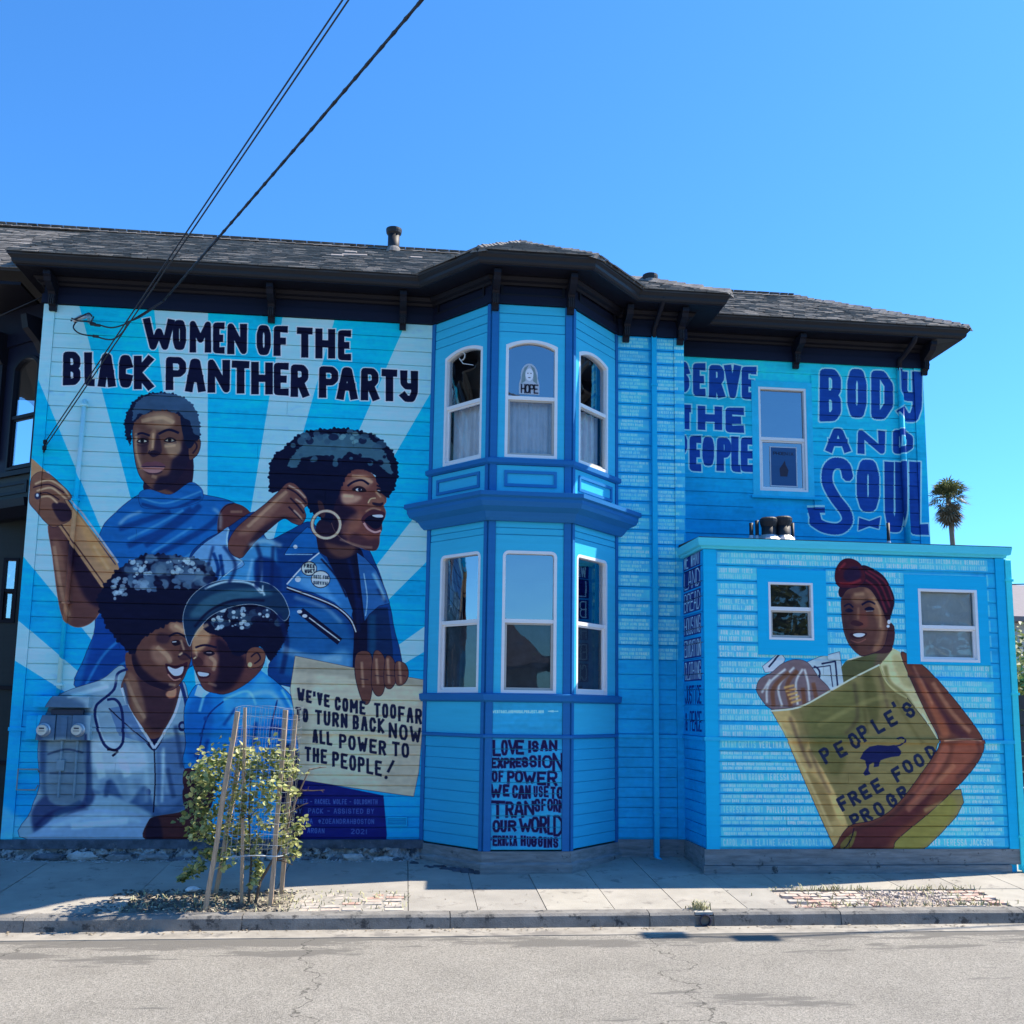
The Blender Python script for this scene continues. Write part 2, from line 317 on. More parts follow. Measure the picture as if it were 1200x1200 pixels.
a = np.linspace(0, 2*math.pi, 26); c1.line(np.stack([382+16.5*np.cos(a), 615+16*np.sin(a)], 1), (66, 40, 56), 4.6, 0); c1.line(np.stack([382+16.5*np.cos(a), 615+16*np.sin(a)], 1), (205, 178, 172), 3, 0)
m = c1.fill('270,648 268,636 276,621 292,606 312,590 326,577 336,567 344,567 352,574 359,583 360,592 356,596 358,606 352,615 343,613 332,608 316,620 300,634 290,646 282,654', (104, 62, 64), edge=(OUT, 1))
c1.fill('278,626 300,606 330,578 338,580 318,604 296,624', (150, 105, 96), clip=m, blur=4, a=.7); c1.fill('284,652 300,636 330,612 350,612 330,606 300,625', SKD, clip=m, blur=3, a=.8)
for t in ('336,572 347,578 359,590', '340,584 348,592 356,602', '338,594 346,602 354,610'): c1.line(t, SKD, 2.2, clip=m); 
for t in ('338,569 349,575 358,584', '346,585 353,590 358,597', '344,598 350,604 354,609'): c1.line(t, (200, 168, 160), 1.6, clip=m, blur=.6)
# seated woman with a large afro
m = c1.fill('143,780 120,796 84,808 64,820 50,850 45,880 47,920 37,950 36,985 232,985 232,900 224,880 222,830 216,800 205,806 160,800', (134, 162, 198), edge=(OUT, .8))
c1.fill('50,822 100,822 104,850 104,944 60,948 48,915', (70, 98, 142), clip=m, blur=4); c1.fill('38,950 60,930 108,925 104,945 66,955 44,982', (52, 66, 118), clip=m, blur=3)
c1.fill('108,925 140,935 175,952 182,958 230,940 222,880 214,930 184,945 170,920 150,940 130,912 118,930', (60, 88, 142), clip=m, blur=3)
c1.fill('184,870 190,868 214,862 222,880 216,930 186,950', (78, 108, 164), clip=m, blur=3, a=.9); c1.fill('106,870 140,868 168,880 172,900 150,905 110,900', (188, 206, 238), clip=m, blur=7, a=.8)
for t in ('122,908 118,932', '140,906 150,938', '160,912 168,942'): c1.line(t, (96, 124, 172), 7, clip=m, blur=5, a=.6)
for t in ('42,968 62,952 100,944', '66,966 84,954 104,950'): c1.line(t, (34, 40, 92), 4, clip=m, blur=2)
c1.fill('60,866 92,866 98,880 98,938 58,938 56,884', (112, 136, 170), clip=m, blur=2, a=.85); c1.line('56,884 78,878 98,882', (46, 62, 104), 2, clip=m, blur=1); c1.line('58,906 98,906', (60, 80, 124), 2, clip=m, blur=1)
c1.fill('70,958 110,948 176,957 176,985 40,985 46,972', (140, 165, 212), clip=m, blur=2)
c1.line('181,878 182,915 180,952', OUT, 1.4); c1.ell(174, 928, 3, 4, (50, 70, 130)); c1.line('104,860 103,940', (40, 56, 110), 3, blur=1.5)
m = c1.fill('152,764 148,788 142,806 150,830 162,850 174,864 181,872 195,858 206,836 212,812 206,800', (104, 62, 62)); c1.fill('165,790 185,806 206,806 206,830 190,856 172,850 160,820', SKD, clip=m, blur=5, a=.6); c1.fill('150,790 162,800 172,840 160,842', SKL, clip=m, blur=3, a=.7)
c1.fill('195,812 206,806 206,816 198,818', (214, 130, 110), blur=.8)
c1.fill('168,864 181,866 192,862 181,880', (20, 16, 64)); 
for t in ('143,806 152,832 168,856 181,877', '214,804 206,834 192,860 181,877'): c1.line(t, (190, 208, 238), 3)
m = c1.fill('128,830 150,826 164,852 176,872 140,862 134,846', (92, 122, 178), 0); c1.line('128,830 145,846 176,872', OUT, 1.2)
c1.line('150,784 138,790 134,808 118,822 113,828 112,840 118,862 124,874 134,879 142,874 145,862 143,832 136,820 126,820', (22, 34, 96), 3); c1.line('114,838 120,862 126,872', (190, 205, 235), 1, blur=.4)
c1.line('126,878 138,880 132,886', OUT, 2.5); c1.line('212,800 219,830 220,880', (26, 44, 110), 4); c1.ell(214, 851, 5, 6, (20, 28, 86)); c1.ell(214, 851, 2.6, 3, (110, 140, 190))
m = c1.fill('158,755 164,745 176,737 190,732 206,728 215,730 221,742 223,750 225,757 225,766 223,776 219,786 214,797 206,806 198,809 186,806 172,800 160,788 155,770', (100, 60, 60), edge=(OUT, 1))
c1.fill('200,730 214,732 222,745 214,745 200,738', (190, 140, 120), clip=m, blur=3, a=.8); c1.fill('180,756 198,764 202,774 188,780 178,770', (160, 112, 100), clip=m, blur=4, a=.8)
c1.fill('156,762 166,782 186,798 204,803 180,812 154,796', (26, 12, 40), clip=m, blur=3, a=.95); c1.fill('186,742 200,744 196,754 184,752', SKD, clip=m, blur=2.5, a=.6); c1.fill('214,752 223,760 222,772 210,772', (60, 32, 46), clip=m, blur=1.5, a=.7)
c1.line('198,746 208,742 220,748', OUT, 2.4); c1.fill('201,752 208,750 213,754 205,757', (28, 12, 32)); c1.line('202,752.5 207,752', (190, 190, 215), 1.3)
c1.line('209,770 216,766 224,772', SKD, 2.4); c1.line('210,768 214,765', SKH, 2.2, blur=.6)
c1.fill('194,778 204,780 214,778 220,776 218,786 212,796 203,798 197,790', (58, 24, 46)); c1.fill('197,781 206,784 215,781 213,790 205,792 199,787', (232, 236, 246)); c1.line('197,790 204,797 212,795', (178, 120, 118), 1.6)
m = c1.fill('116,706 120,692 130,678 140,668 155,658 172,651 192,651 212,653 232,656 246,664 252,680 248,706 232,722 216,727 200,729 186,736 172,744 162,756 158,766 146,758 134,744 124,730', (8, 8, 44), bump=3)
c1.blobs(m, (150, 652, 250, 690), 130, 2, 6, [(72, 100, 142), (90, 118, 156), (56, 82, 122), (20, 28, 66)], .8, .6); c1.blobs(m, (138, 675, 240, 694), 26, 2, 5, [(8, 8, 44), (74, 102, 146)], .9)
c1.blobs(m, (152, 655, 176, 678), 18, 1.2, 3.4, [(168, 190, 222), (150, 176, 212)], .8); c1.blobs(m, (196, 655, 236, 672), 26, 1, 3, [(176, 198, 228), (140, 168, 206)], .75)
c1.blobs(m, (130, 675, 148, 705), 22, 1.2, 3, [(130, 156, 194), (160, 184, 218)], .75); c1.blobs(m, (148, 682, 175, 692), 8, 2, 4, [(120, 148, 190)], .7)
m = c1.fill('172,985 174,962 185,956 215,950 232,934 240,985', (70, 34, 44)); c1.fill('172,985 174,962 186,958 190,985', SKD, clip=m, blur=2)
# child in a beret
m = c1.fill('216,834 222,815 232,802 244,808 262,814 285,802 302,786 312,790 328,803 342,818 350,845 354,880 354,905 336,912 224,905 218,870', (20, 122, 214), edge=(OUT, 1))
c1.fill('262,815 290,806 306,790 318,800 330,830 300,850 270,850', (70, 170, 240), clip=m, blur=6, a=.7); c1.fill('220,830 244,812 250,850 232,890 218,880', (14, 92, 186), clip=m, blur=4, a=.8)
for t in ('262,822 246,836 238,856 230,900', '325,820 318,850 314,880'): c1.line(t, (12, 46, 130), 1.8)
for y, x in ((842, 241), (861, 236), (885, 230)): c1.ell(x, y, 2.6, 2.6, (12, 70, 160))
c1.fill('228,815 232,802 246,811 238,818', (150, 200, 245), 0); c1.fill('306,786 312,772 314,792', (100, 185, 240), 0)
m = c1.fill('225,760 226,748 234,735 246,728 258,738 272,762 296,764 310,768 306,784 290,800 268,812 252,812 240,808 234,798 229,786 226,777', (94, 52, 58), edge=(OUT, .8))
c1.fill('226,738 244,730 246,750 234,764 226,764', (202, 150, 120), clip=m, blur=3, a=.8); c1.fill('254,748 274,762 288,776 272,806 250,808 256,786', (26, 12, 40), clip=m, blur=4, a=.95); c1.fill('244,764 256,768 252,784 240,778', (150, 100, 92), clip=m, blur=3, a=.7)
c1.line('229,759 240,756 254,759', OUT, 2.4); c1.fill('238,765 246,762 252,766 245,769', (26, 12, 34)); c1.line('242,765 248,765', (150, 130, 150), 1)
c1.fill('226,772 231,768 238,775 237,780 229,780', (70, 36, 46)); c1.line('227,772 230,770', SKH, 1.8); c1.fill('230,786 238,787 247,789 244,794 236,795 231,791', (56, 22, 44)); c1.fill('232,787.5 238,788 245,789.5 242,792.5 234,792', (230, 234, 245))
m = c1.fill('240,738 246,716 270,700 300,698 326,704 338,722 334,748 326,762 316,774 306,758 296,762 276,768 262,748', (9, 9, 46), bump=1.5)
c1.blobs(m, (252, 712, 330, 735), 55, 2, 6, [(48, 72, 108), (40, 60, 98), (12, 14, 52)], .8); c1.blobs(m, (248, 712, 292, 738), 34, .8, 2.4, [(190, 208, 236), (160, 184, 222)], .85); c1.blobs(m, (300, 712, 330, 724), 6, 1, 2.6, [(180, 200, 232)], .8)
m = c1.fill('215,722 222,703 238,688 262,680 290,681 314,684 330,697 338,714 338,722 332,727 318,714 296,708 272,711 250,720 236,733 226,748 222,757 217,742', (18, 44, 84), edge=((200, 214, 238), 1))
c1.fill('222,722 240,702 266,692 300,690 320,696 300,700 266,706 240,722', (50, 92, 128), clip=m, blur=3, a=.9); c1.line('228,735 246,716 274,704 310,704', (10, 14, 52), 3, clip=m, blur=1); c1.line('240,690 264,682 290,683 306,692 310,698', (170, 195, 226), 2.4, clip=m, blur=1); c1.line('296,684 306,695 308,686', (190, 205, 235), 1.6, clip=m, blur=.5)
m = c1.fill('289,766 296,759 306,760 311,768 307,779 297,783 290,782', (120, 72, 66), edge=(OUT, 1)); c1.line('294,770 301,765 305,772 298,778', SKD, 1.8, clip=m); c1.ell(293, 779, 2.6, 3, SKH)
m = c1.fill('215,905 222,900 240,906 252,912 248,925 218,925', (64, 32, 46)); c1.fill('216,922 248,918 246,948 220,952', (54, 26, 44))
for t, w_ in (('262,640 276,662 268,684', 4), ('300,636 306,660 300,690', 5), ('320,640 318,690', 4), ('326,720 336,752 330,790', 6), ('420,700 424,730', 4), ('250,640 244,664', 3), ('240,690 262,662', 2.4), ('408,655 416,690 420,740', 4), ('442,690 452,706', 3)): c1.line(t, (8, 26, 84), w_, blur=2, a=.75)
for t, w_ in (('318,852 330,858 326,888', 7), ('300,846 296,880', 4), ('244,866 236,896', 4), ('276,830 262,850', 3)): c1.line(t, (10, 52, 140), w_, blur=2, a=.8)
for t, w_ in (('262,820 290,810 300,826', 3), ('330,808 346,836', 3), ('240,812 234,834', 3)): c1.line(t, (120, 200, 248), w_, blur=1.6, a=.75)
for t, w_ in (('52,850 50,905', 5), ('104,868 106,940', 5), ('64,955 96,940', 6), ('128,915 124,934', 5), ('196,900 204,935', 5), ('150,826 146,800', 3), ('206,850 214,900', 5)): c1.line(t, (46, 70, 122), w_, blur=2.4, a=.8)
for t, w_ in (('114,880 120,912', 9), ('140,880 150,910', 9), ('84,968 150,962', 7), ('84,816 128,804', 5), ('192,876 190,940', 3)): c1.line(t, (196, 216, 240), w_, blur=2.4, a=.7)
for t, w_, a_ in (('166,494 190,490 204,496', 5, .5), ('160,508 160,530 166,550', 3, .5), ('193,523 206,522', 4, .55), ('180,508 179,526', 2.2, .7), ('178,558 184,560', 4, .4),
        ('412,558 426,560 436,566', 4, .5), ('402,581 414,582', 4, .6), ('440,576 446,583', 2, .7), ('398,632 420,640 436,642', 3, .35), ('428,600 436,596 446,598', 1.6, .6),
        ('184,758 196,768 200,776', 5, .5), ('205,733 216,740', 3.5, .6), ('212,750 216,762', 2.4, .6), ('198,802 206,803', 3, .5), ('148,795 158,820 170,842', 4, .4),
        ('229,746 234,738 244,732', 4, .6), ('246,770 252,776 250,786', 4, .5), ('229,760 231,770', 2, .6), ('244,800 254,804', 3, .35),
        ('290,618 320,590 336,576', 4, .45), ('64,640 72,690 82,722', 4, .35), ('110,640 128,668', 3, .4), ('270,600 284,600', 3, .4)): c1.line(t, SKH, w_, blur=1.8, a=a_)
for t, w_, a_ in (('140,615 150,606 166,600', 3, .6), ('250,596 258,604 258,620', 3, .5), ('292,640 310,634 330,640', 5, .5), ('330,760 360,770 400,772', 8, .35), ('345,700 380,712 400,730', 4, .35), ('438,672 446,690 450,704', 2.5, .7), ('118,800 140,795', 8, .5), ('150,850 170,890 172,940', 5, .35), ('190,880 196,930', 4, .4), ('60,970 110,956 165,962', 7, .4), ('290,815 318,812 336,836', 5, .4)): c1.line(t, (190, 215, 240), w_, blur=3, a=a_)
# paper held by the shouting figure
m = c1.fill('340,905 352,912 400,922 449,932 453,978 452,985 340,985', (16, 24, 112), 0); c1.fill('330,880 352,890 352,985 330,985', (12, 14, 60), blur=3)
m = c1.fill('346,769 420,784 497,797 496,822 493,870 490,905 484,933 420,924 349,913 351,885 344,830 340,808', (198, 188, 180), 0, edge=((60, 50, 70), 1))
c1.fill('346,769 420,784 497,797 497,806 420,796 346,786', (150, 142, 138), 0, clip=m, blur=3, a=.7); c1.fill('346,769 372,774 360,840 366,912 348,913', (168, 155, 150), 0, clip=m, blur=6, a=.6); c1.fill('470,860 496,820 490,935 440,935', (178, 166, 160), 0, clip=m, blur=8, a=.7)
for f in ('417,768 427,763 435,770 436,800 433,821 427,825 421,812 416,790', '438,765 447,766 452,782 449,810 441,815 435,800', '452,770 461,774 464,795 457,807 450,800', '463,777 474,778 478,790 473,801 464,801'):
    mm = c1.fill(f, (102, 62, 62), edge=(OUT, 1.2)); p = pp(f); cx, cy = p[:, 0].mean(), p[:, 1].mean()
    c1.line([(cx-3, cy-18), (cx-2, cy), (cx-1, cy+12)], (176, 132, 118), 3, clip=mm, blur=1.5, a=.8); c1.line([(cx-5, cy+2), (cx+5, cy+3)], SKD, 1.2, clip=mm, a=.7)
TX = (22, 26, 62)
for st, x0, x1, y0, y1, h in (("WE'VE", 348, 386, 813, 822, 15), ('COME', 392, 428, 824, 830, 16), ('TOO', 438, 464, 832, 834, 17), ('FAR', 466, 494, 836, 840, 18),
        ('TO', 346, 361, 836, 839, 16), ('TURN', 369, 407, 840, 845, 17), ('BACK', 413, 450, 846, 851, 17), ('NOW', 455, 493, 855, 862, 18),
        ('ALL', 366, 389, 862, 866, 16), ('POWER', 397, 452, 868, 877, 17), ('TO', 459, 479, 877, 880, 17), ('THE', 357, 383, 883, 887, 17), ('PEOPLE', 389, 447, 889, 901, 18)):
    c1.text(st, x0, y0, x1, y1, h, 3.1, TX, gap=.25, vert=True)
c1.line('454,905 461,891', TX, 3.2, 0); c1.ell(452, 911, 2, 2, TX)
SC = (80, 112, 190)
for st, x0, x1, y in (('ARREZ - RACHEL WOLFE - GOLDSMITH', 345, 442, 939), ('BY  PACK - ASSISTED BY', 345, 438, 950), ('ARCIA  @ZOEANDRAHBOSTON', 348, 438, 962), ('ARGAN', 360, 380, 973), ('2021', 411, 430, 974)):
    c1.text(st, x0, y, x1, y+.5, 6, .9, SC, alpha=.75, gap=.3)
c1.fill('452,957 478,957 478,968 452,968', (6, 130, 212), 0)
# title
c1.letters('W 168 205 373 411 0 7.8;O 202 219 375 411 0 7.5;M 222 248 376 414 0 7;E 249 264 378 415;N 266 290 379 416;O 300 318 381 417 0 7.5;F 320 338 382 418;T 347 367 384 420;H 369 393 385 421;E 395 412 387 423', 7.8, NAVY, LINE, 1.3)
c1.letters('B 74 97 412 452;L 99 112 413 453;A 115 136 414 454;C 139 156 416 455;K 157 180 417 457;P 194 219 418 458;A 217 241 420 460;N 243 270 421 461;T 271 293 423 462;H 294 320 424 463;E 320 339 425 464;R 340 362 427 466;P 373 397 429 467;A 394 419 430 469;R 422 444 431 470;T 446 466 433 471;y 468 490 434 472', 8.3, NAVY, LINE, 1.3)
# ------------------------------------------------------------------ names on the narrow strip
NAMES = ['VERLINA BREWER', 'LINDA BROOKS', 'ELAINE BROWN', 'VALERIE THOMPSON', 'ANN CAMPBELL', 'CAROL HENRY', 'ROSEMARI MEALY', 'KATHY KIMBROUGH', 'SHERINA RAHIM',
         'NORMA MTUME', 'CASEY JEAN', 'BERNADETTE MOORE', 'TERESSA JENNINGS', 'SHARON WILLIAMS', 'BRENDA BYRD', 'YVONNE KING', 'PHYLLIS JACKSON', 'GAIL SHAW', 'JUDY AKBAR', 'MADALYNN RUCKER', 'CHERYL CURTIS', 'ANGELA MOODY']
def names(cv, fr, u0, u1, zb, zt, rows, col, alpha, skip=None):
    NF, NL = [n_.split()[0] for n_ in NAMES], [n_.split()[1] for n_ in NAMES]
    h = (zt-zb)/rows
    for r in range(rows):
        u = u0+random.uniform(0, .03)
        while u < u1-.12:
            st = random.choice(NF)+' '+random.choice(NL); ch = h*random.uniform(.33, .47); al_ = alpha*random.uniform(.55, 1.1)
            for c in st:
                if c == ' ': u += ch*.5; continue
                if u+ch*.62 > u1: break
                zc = zt-h*(r+.5); 
                if c in FONT and not (skip and skip(u, zc)):
                    x0 = (u-cv.u0)*RES; x1 = x0+ch*.6*RES*1.25; yt = (cv.z1-(zc+h*.40))*RES; yb = (cv.z1-(zc-h*.40))*RES; ps = []
                    for pl in FONT[c]:
                        ps += strokepolys(np.array([(x0+1+g[0]*(x1-x0-2), yb-1-g[1]*(yb-yt-2)) for g in pl]), 2.1, False)
                    cv.put(cv.mask(ps), col, min(1, al_*random.uniform(.8, 1.1)))
                u += ch*1.0
            u += ch*.9
c2 = Canvas('names_print', FM, 7.18, 8.16, .34, 6.9, (16, 140, 226))
NB = 28; PITCH = (ZTOP-ZBELT)/NB
c2.px[:] = (np.array([22, 150, 232])/255+(np.array([12, 144, 224])-np.array([22, 150, 232]))/255*np.linspace(0, 1, c2.H)[:, None, None])
for i in range(NB):
    z0 = ZBELT+i*PITCH
    if i < 5: continue
    al = .42 if i > 6 else .3; t = i/NB
    x0 = int((7.24-7.18)*RES); xs = [(7.25, 7.66), (7.74, 8.14)]
    for a, b in xs:
        if i < 15 and a > 7.7: b -= .12*(15-i)/10
        y0, y1 = int((c2.z1-z0-PITCH+.02)*RES), int((c2.z1-z0-.03)*RES)
        v = c2.px[y0:y1, int((a-7.18)*RES):int((b-7.18)*RES)]; v += (np.array([96, 190, 246])/255-v)*.62
        names(c2, FM, a+.02, b-.01, z0+.025, z0+PITCH-.012, 3, (190, 228, 254), .62)
# ------------------------------------------------------------------ rear wall lettering
c3 = Canvas('rear_print', FREAR, 0, 3.74, 3.9, 6.92, (4, 168, 232))
c3.px[:] = (np.array([30, 185, 232])/255+(np.array([6, 148, 228])-np.array([30, 185, 232]))/255*np.clip(np.linspace(0, 1.25, c3.H), 0, 1)[:, None, None]**1.2)
RB = (18, 62, 160); RO = (150, 215, 245)
c3.letters('S 790 809 423 461;E 810 828 425 465;R 829 850 427 467;V 847 869 427 468;E 867 888 429 469;T 795 811 474 504;H 816 847 475 505;E 848 873 477 508;P 795 806 510 549;E 806 823 510 553;O 821 838 511 547;P 838 858 512 553;L 855 869 511 554;E 866 888 512 554', 9.4, RB, RO, 1.9, 1.12)
c3.letters('B 958 989 431 495;O 990 1017 431 491;D 1018 1048 433 493;y 1050 1081 434 496', 12.6, RB, RO, 2, 1.12)
c3.letters('A 966 997 501 531;N 1003 1038 503 533;D 1044 1071 503 533', 9, RB, RO, 1.8, 1.15)
c3.letters('O 1001 1032 537 601 0 15;U 1034 1061 540 625 0 12.6;L 1063 1089 540 628 0 14', 12, RB, RO, 2, 1.1)
c3.fill('1006,607 1018,611 1031,606 1029,620 1018,617 1005,622', RB, 0, edge=(RO, 3.6))
for w, c_ in ((19.5, RO), (15.5, RB)):
    c3.line('993,560 989,546 978,543 970,550 969,566 978,584 990,600 992,612 982,620 965,618 952,610', c_, w)
    c3.line('946,598 966,598', c_, w-6 if c_ == RO else w-8); c3.line('953,600 956,612', c_, w)
# ------------------------------------------------------------------ the low wing: names, and a woman with a paper bag
c4 = Canvas('wing_print', FX, 0, 3.81, .34, 3.92, (30, 158, 236))
OPEN = [(FX.uz(886, 700)[0], FX.uz(969, 700)[0], FX.uz(920, 768)[1], FX.uz(920, 668)[1]), (FX.uz(1059, 700)[0], FX.uz(1158, 700)[0], FX.uz(1110, 780)[1], FX.uz(1110, 675)[1])]
def sk(u, z): return any(a-.04 < u < b and c < z < d+.03 for a, b, c, d in OPEN)
for i in range(12):
    p_ = (3.88-ZBELT)/12; z0 = ZBELT+i*p_; y0, y1 = int((c4.z1-z0-p_+.02)*RES), int((c4.z1-z0-.03)*RES)
    v = c4.px[y0:y1, int(.16*RES):int(3.62*RES)]; v += (np.array([100, 192, 248])/255-v)*.75
    names(c4, FX, .17, 3.6, z0+.025, z0+p_-.015, 2, (196, 230, 254), .75, sk)
for i in range(10):
    p_ = (ZBELT-ZBOT)/10; z0 = ZBOT+i*p_; y0, y1 = int((c4.z1-z0-p_+.01)*RES), int((c4.z1-z0-.02)*RES)
    v = c4.px[y0:y1, int(.16*RES):int(3.66*RES)]; v += (np.array([88, 186, 246])/255-v)*.75
    names(c4, FX, .17, 3.64, z0+.015, z0+p_-.012, 2 if i % 3 else 1, (200, 232, 254), .75)
m = c4.fill('945,776 960,770 983,764 988,800 986,815 960,830 940,800', (168, 186, 216), 0, edge=(OUT, .8)); c4.line('962,778 978,775 981,806', (30, 34, 78), 2, 0); c4.line('950,783 972,780 975,805', (30, 34, 78), 1.2, 0); a = np.linspace(-1.4, 1.6, 9); c4.line(np.stack([952+8*np.cos(a), 790+9*np.sin(a)], 1), (30, 34, 78), 2)
c4.fill('893,781 906,771 914,764 920,772 912,786 896,788', (180, 198, 226), 0, edge=(OUT, .8)); c4.line('900,782 914,766', (30, 30, 70), 2)
m = c4.fill('886,808 890,796 904,788 916,778 932,773 946,777 958,793 972,812 950,832 920,836 902,830 892,820', (116, 96, 112), edge=(OUT, .8))
for t in ('898,824 900,802 920,784', '916,828 912,804 930,782', '934,826 932,800 940,784', '948,822 946,800 942,784', '892,812 902,796'): c4.line(t, (206, 206, 226), 2.6, clip=m, blur=1, a=.85)
for t in ('906,828 906,806 924,788', '926,828 922,802 934,786', '942,826 940,806', '956,818 952,800'): c4.line(t, (112, 70, 58), 5, clip=m, blur=1.5, a=.9)
for k in range(5): c4.line([(918+2*k, 806+4.4*k), (930+2*k, 803+4.2*k)], (214, 158, 106), 2.4, clip=m, blur=.5)
c4.line('889,822 902,832 930,834', (30, 20, 50), 3, clip=m, blur=1)
m = c4.fill('985,782 990,775 1008,770 1025,764 1046,760 1050,780 1030,800 990,815', (84, 84, 60), 0); c4.fill('1030,762 1048,760 1044,772 1024,786', (96, 78, 70), clip=m, blur=3)
m = c4.fill('1046,760 1054,764 1064,790 1078,820 1099,866 1092,874 1060,830 1028,782', (202, 188, 156), 0); c4.line('1036,780 1042,800 1060,815 1075,840', (140, 128, 92), 5, clip=m, blur=2); c4.fill('1044,770 1056,772 1068,804 1056,800', (160, 148, 112), clip=m, blur=3, a=.7)
OL = (128, 114, 80)
m = c4.fill('903,832 935,829 968,812 1000,795 1030,780 1036,795 1045,808 1062,818 1078,838 1099,866 1092,892 1066,930 1125,925 1128,940 1120,956 1102,976 1078,999 980,999 962,960 938,905 918,858', OL, 0, edge=(OUT, 1))
c4.fill('903,832 935,829 942,850 950,880 966,905 986,950 993,967 980,999 962,960 930,890', (182, 152, 108), 0, clip=m, blur=1); c4.fill('925,832 938,832 948,862 940,880 934,850', (120, 104, 74), clip=m, blur=3, a=.8); c4.fill('944,905 966,925 978,955 966,960', (132, 108, 74), clip=m, blur=4, a=.8); c4.fill('962,905 976,925 990,962 982,962', (206, 170, 120), clip=m, blur=2, a=.9)
c4.fill('940,835 975,814 1005,800 1010,850 960,890 948,860', (96, 96, 60), clip=m, blur=10, a=.7); c4.fill('1010,792 1020,790 1030,830 1020,850', (88, 84, 52), clip=m, blur=4, a=.8); c4.fill('960,890 990,880 985,905 975,908', (92, 88, 54), clip=m, blur=4, a=.7); c4.fill('1040,960 1100,930 1120,945 1100,975 1070,999 1040,999', (132, 124, 68), clip=m, blur=4, a=.9)
c4.line('903,833 935,829 968,812 1000,794 1030,779', (226, 216, 200), 2); c4.line('1046,760 1024,765 1005,770 992,774', (226, 216, 200), 1.6); c4.line('1030,780 1036,796 1046,808 1062,818', (176, 166, 126), 2); c4.line('1098,866 1080,836', (226, 220, 190), 1.6)
BT = (26, 34, 72)
for ch, x, y in (('P', 967, 885), ('E', 984, 878), ('O', 1000, 868), ('P', 1011, 859), ('L', 1028, 850), ('E', 1043, 842), ("'", 1049, 830), ('S', 1064, 832), ('F', 987, 941), ('R', 1000, 935), ('E', 1013, 928), ('E', 1027, 921), ('F', 1051, 907), ('O', 1063, 898), ('O', 1076, 891), ('D', 1090, 881), ('P', 1002, 961), ('R', 1014, 955), ('O', 1029, 948), ('G', 1044, 938), ('R', 1057, 929)):
    an = -.52; d = np.array([math.cos(an), math.sin(an)]); n = np.array([-d[1], d[0]]); h, w = (19, 11) if y < 900 and ch != "'" else (17, 11)
    if x > 1085 or (y > 876 and x > 1055): h = 16
    c0 = np.array([x, y], float); c4.glyph(ch, [c0-d*w/2-n*h/2, c0+d*w/2-n*h/2, c0+d*w/2+n*h/2, c0-d*w/2+n*h/2], 3.6, BT)
c4.flush()
c4.fill('1007,889 1012,880 1018,875 1028,873 1040,874 1047,873 1052,876 1056,882 1053,886 1044,887 1036,889 1031,891 1029,898 1023,899 1024,893 1018,896 1017,903 1020,907 1013,909 1011,906 1015,899 1013,891', (20, 26, 84), 0); c4.line('1044,875 1054,873 1059,868 1056,864 1050,866', (20, 26, 84), 1.8)
m = c4.fill('1055,766 1068,771 1086,784 1104,804 1124,828 1142,852 1151,868 1151,880 1144,894 1130,912 1112,930 1088,952 1066,970 1048,986 1040,999 978,999 981,988 988,975 999,966 1020,962 1040,952 1060,932 1080,905 1093,886 1100,868 1086,838 1070,804', (106, 58, 52), edge=(OUT, 1.2))
c4.fill('1060,768 1084,800 1108,836 1130,858 1140,868 1120,862 1098,840 1078,800', (70, 34, 50), clip=m, blur=4, a=.85); c4.fill('1072,790 1096,826 1112,858 1100,868 1086,836', (166, 92, 70), clip=m, blur=4, a=.8); c4.fill('1120,870 1146,866 1148,884 1120,912 1090,930 1110,900', (150, 82, 70), clip=m, blur=5, a=.8)
c4.fill('990,975 1020,968 1050,955 1080,930 1100,915 1080,950 1050,975 1030,999 985,999', (72, 32, 44), clip=m, blur=5, a=.8); c4.fill('1060,940 1092,896 1104,872 1112,880 1092,915 1070,940', (176, 100, 86), clip=m, blur=3, a=.7); c4.line('1104,868 1130,866 1148,868', (226, 176, 156), 1.6, blur=.8, a=.8)
c4.fill('984,990 995,978 1003,974 998,990 990,997', (104, 92, 56)); c4.line('1000,970 996,984 988,996', OUT, 1.2)
m = c4.fill('1000,745 1006,768 1024,766 1044,762 1044,730', (64, 34, 46)); 
m = c4.fill('985,705 990,693 1004,688 1018,690 1027,702 1035,716 1040,732 1038,748 1033,760 1020,766 1008,768 998,760 991,748 987,732', (92, 56, 56), edge=(OUT, .8))
c4.fill('1012,690 1022,694 1030,710 1036,735 1030,760 1022,762 1028,735 1018,705', (150, 104, 88), clip=m, blur=3, a=.8); c4.fill('986,700 998,700 1000,735 1004,765 994,752 987,730', (62, 34, 44), clip=m, blur=4, a=.8); c4.fill('1008,716 1016,722 1016,734 1006,736', (112, 58, 56), clip=m, blur=3, a=.7); c4.fill('996,700 1010,693 1016,700 1004,708', (128, 88, 76), clip=m, blur=3, a=.8)
c4.line('988,711 994,708 999,712', OUT, 2); c4.line('1009,709 1017,705 1025,708', OUT, 2.3); c4.fill('989,716 994,713 999,716 994,718', OUT); c4.fill('1012,714 1018,711 1024,714 1018,717', OUT); c4.line('1014,716.5 1022,716', (180, 170, 180), 1, a=.7)
c4.fill('996,731 1000,727 1008,729 1011,732 1004,734', (56, 26, 40)); c4.fill('995,743 1004,741 1015,742 1012,747 1004,749 998,747', (50, 22, 40)); c4.fill('999,743.5 1006,742 1013,743 1010,746 1003,746.5', (235, 238, 246)); c4.line('996,750 1005,753 1014,749', (140, 84, 84), 1.4, a=.8)
m = c4.fill('985,700 982,694 986,686 1000,682 1008,664 1020,666 1034,675 1043,690 1047,704 1044,718 1040,729 1034,716 1027,702 1018,690 1005,687 992,691', (42, 12, 34), edge=(OUT, .8))
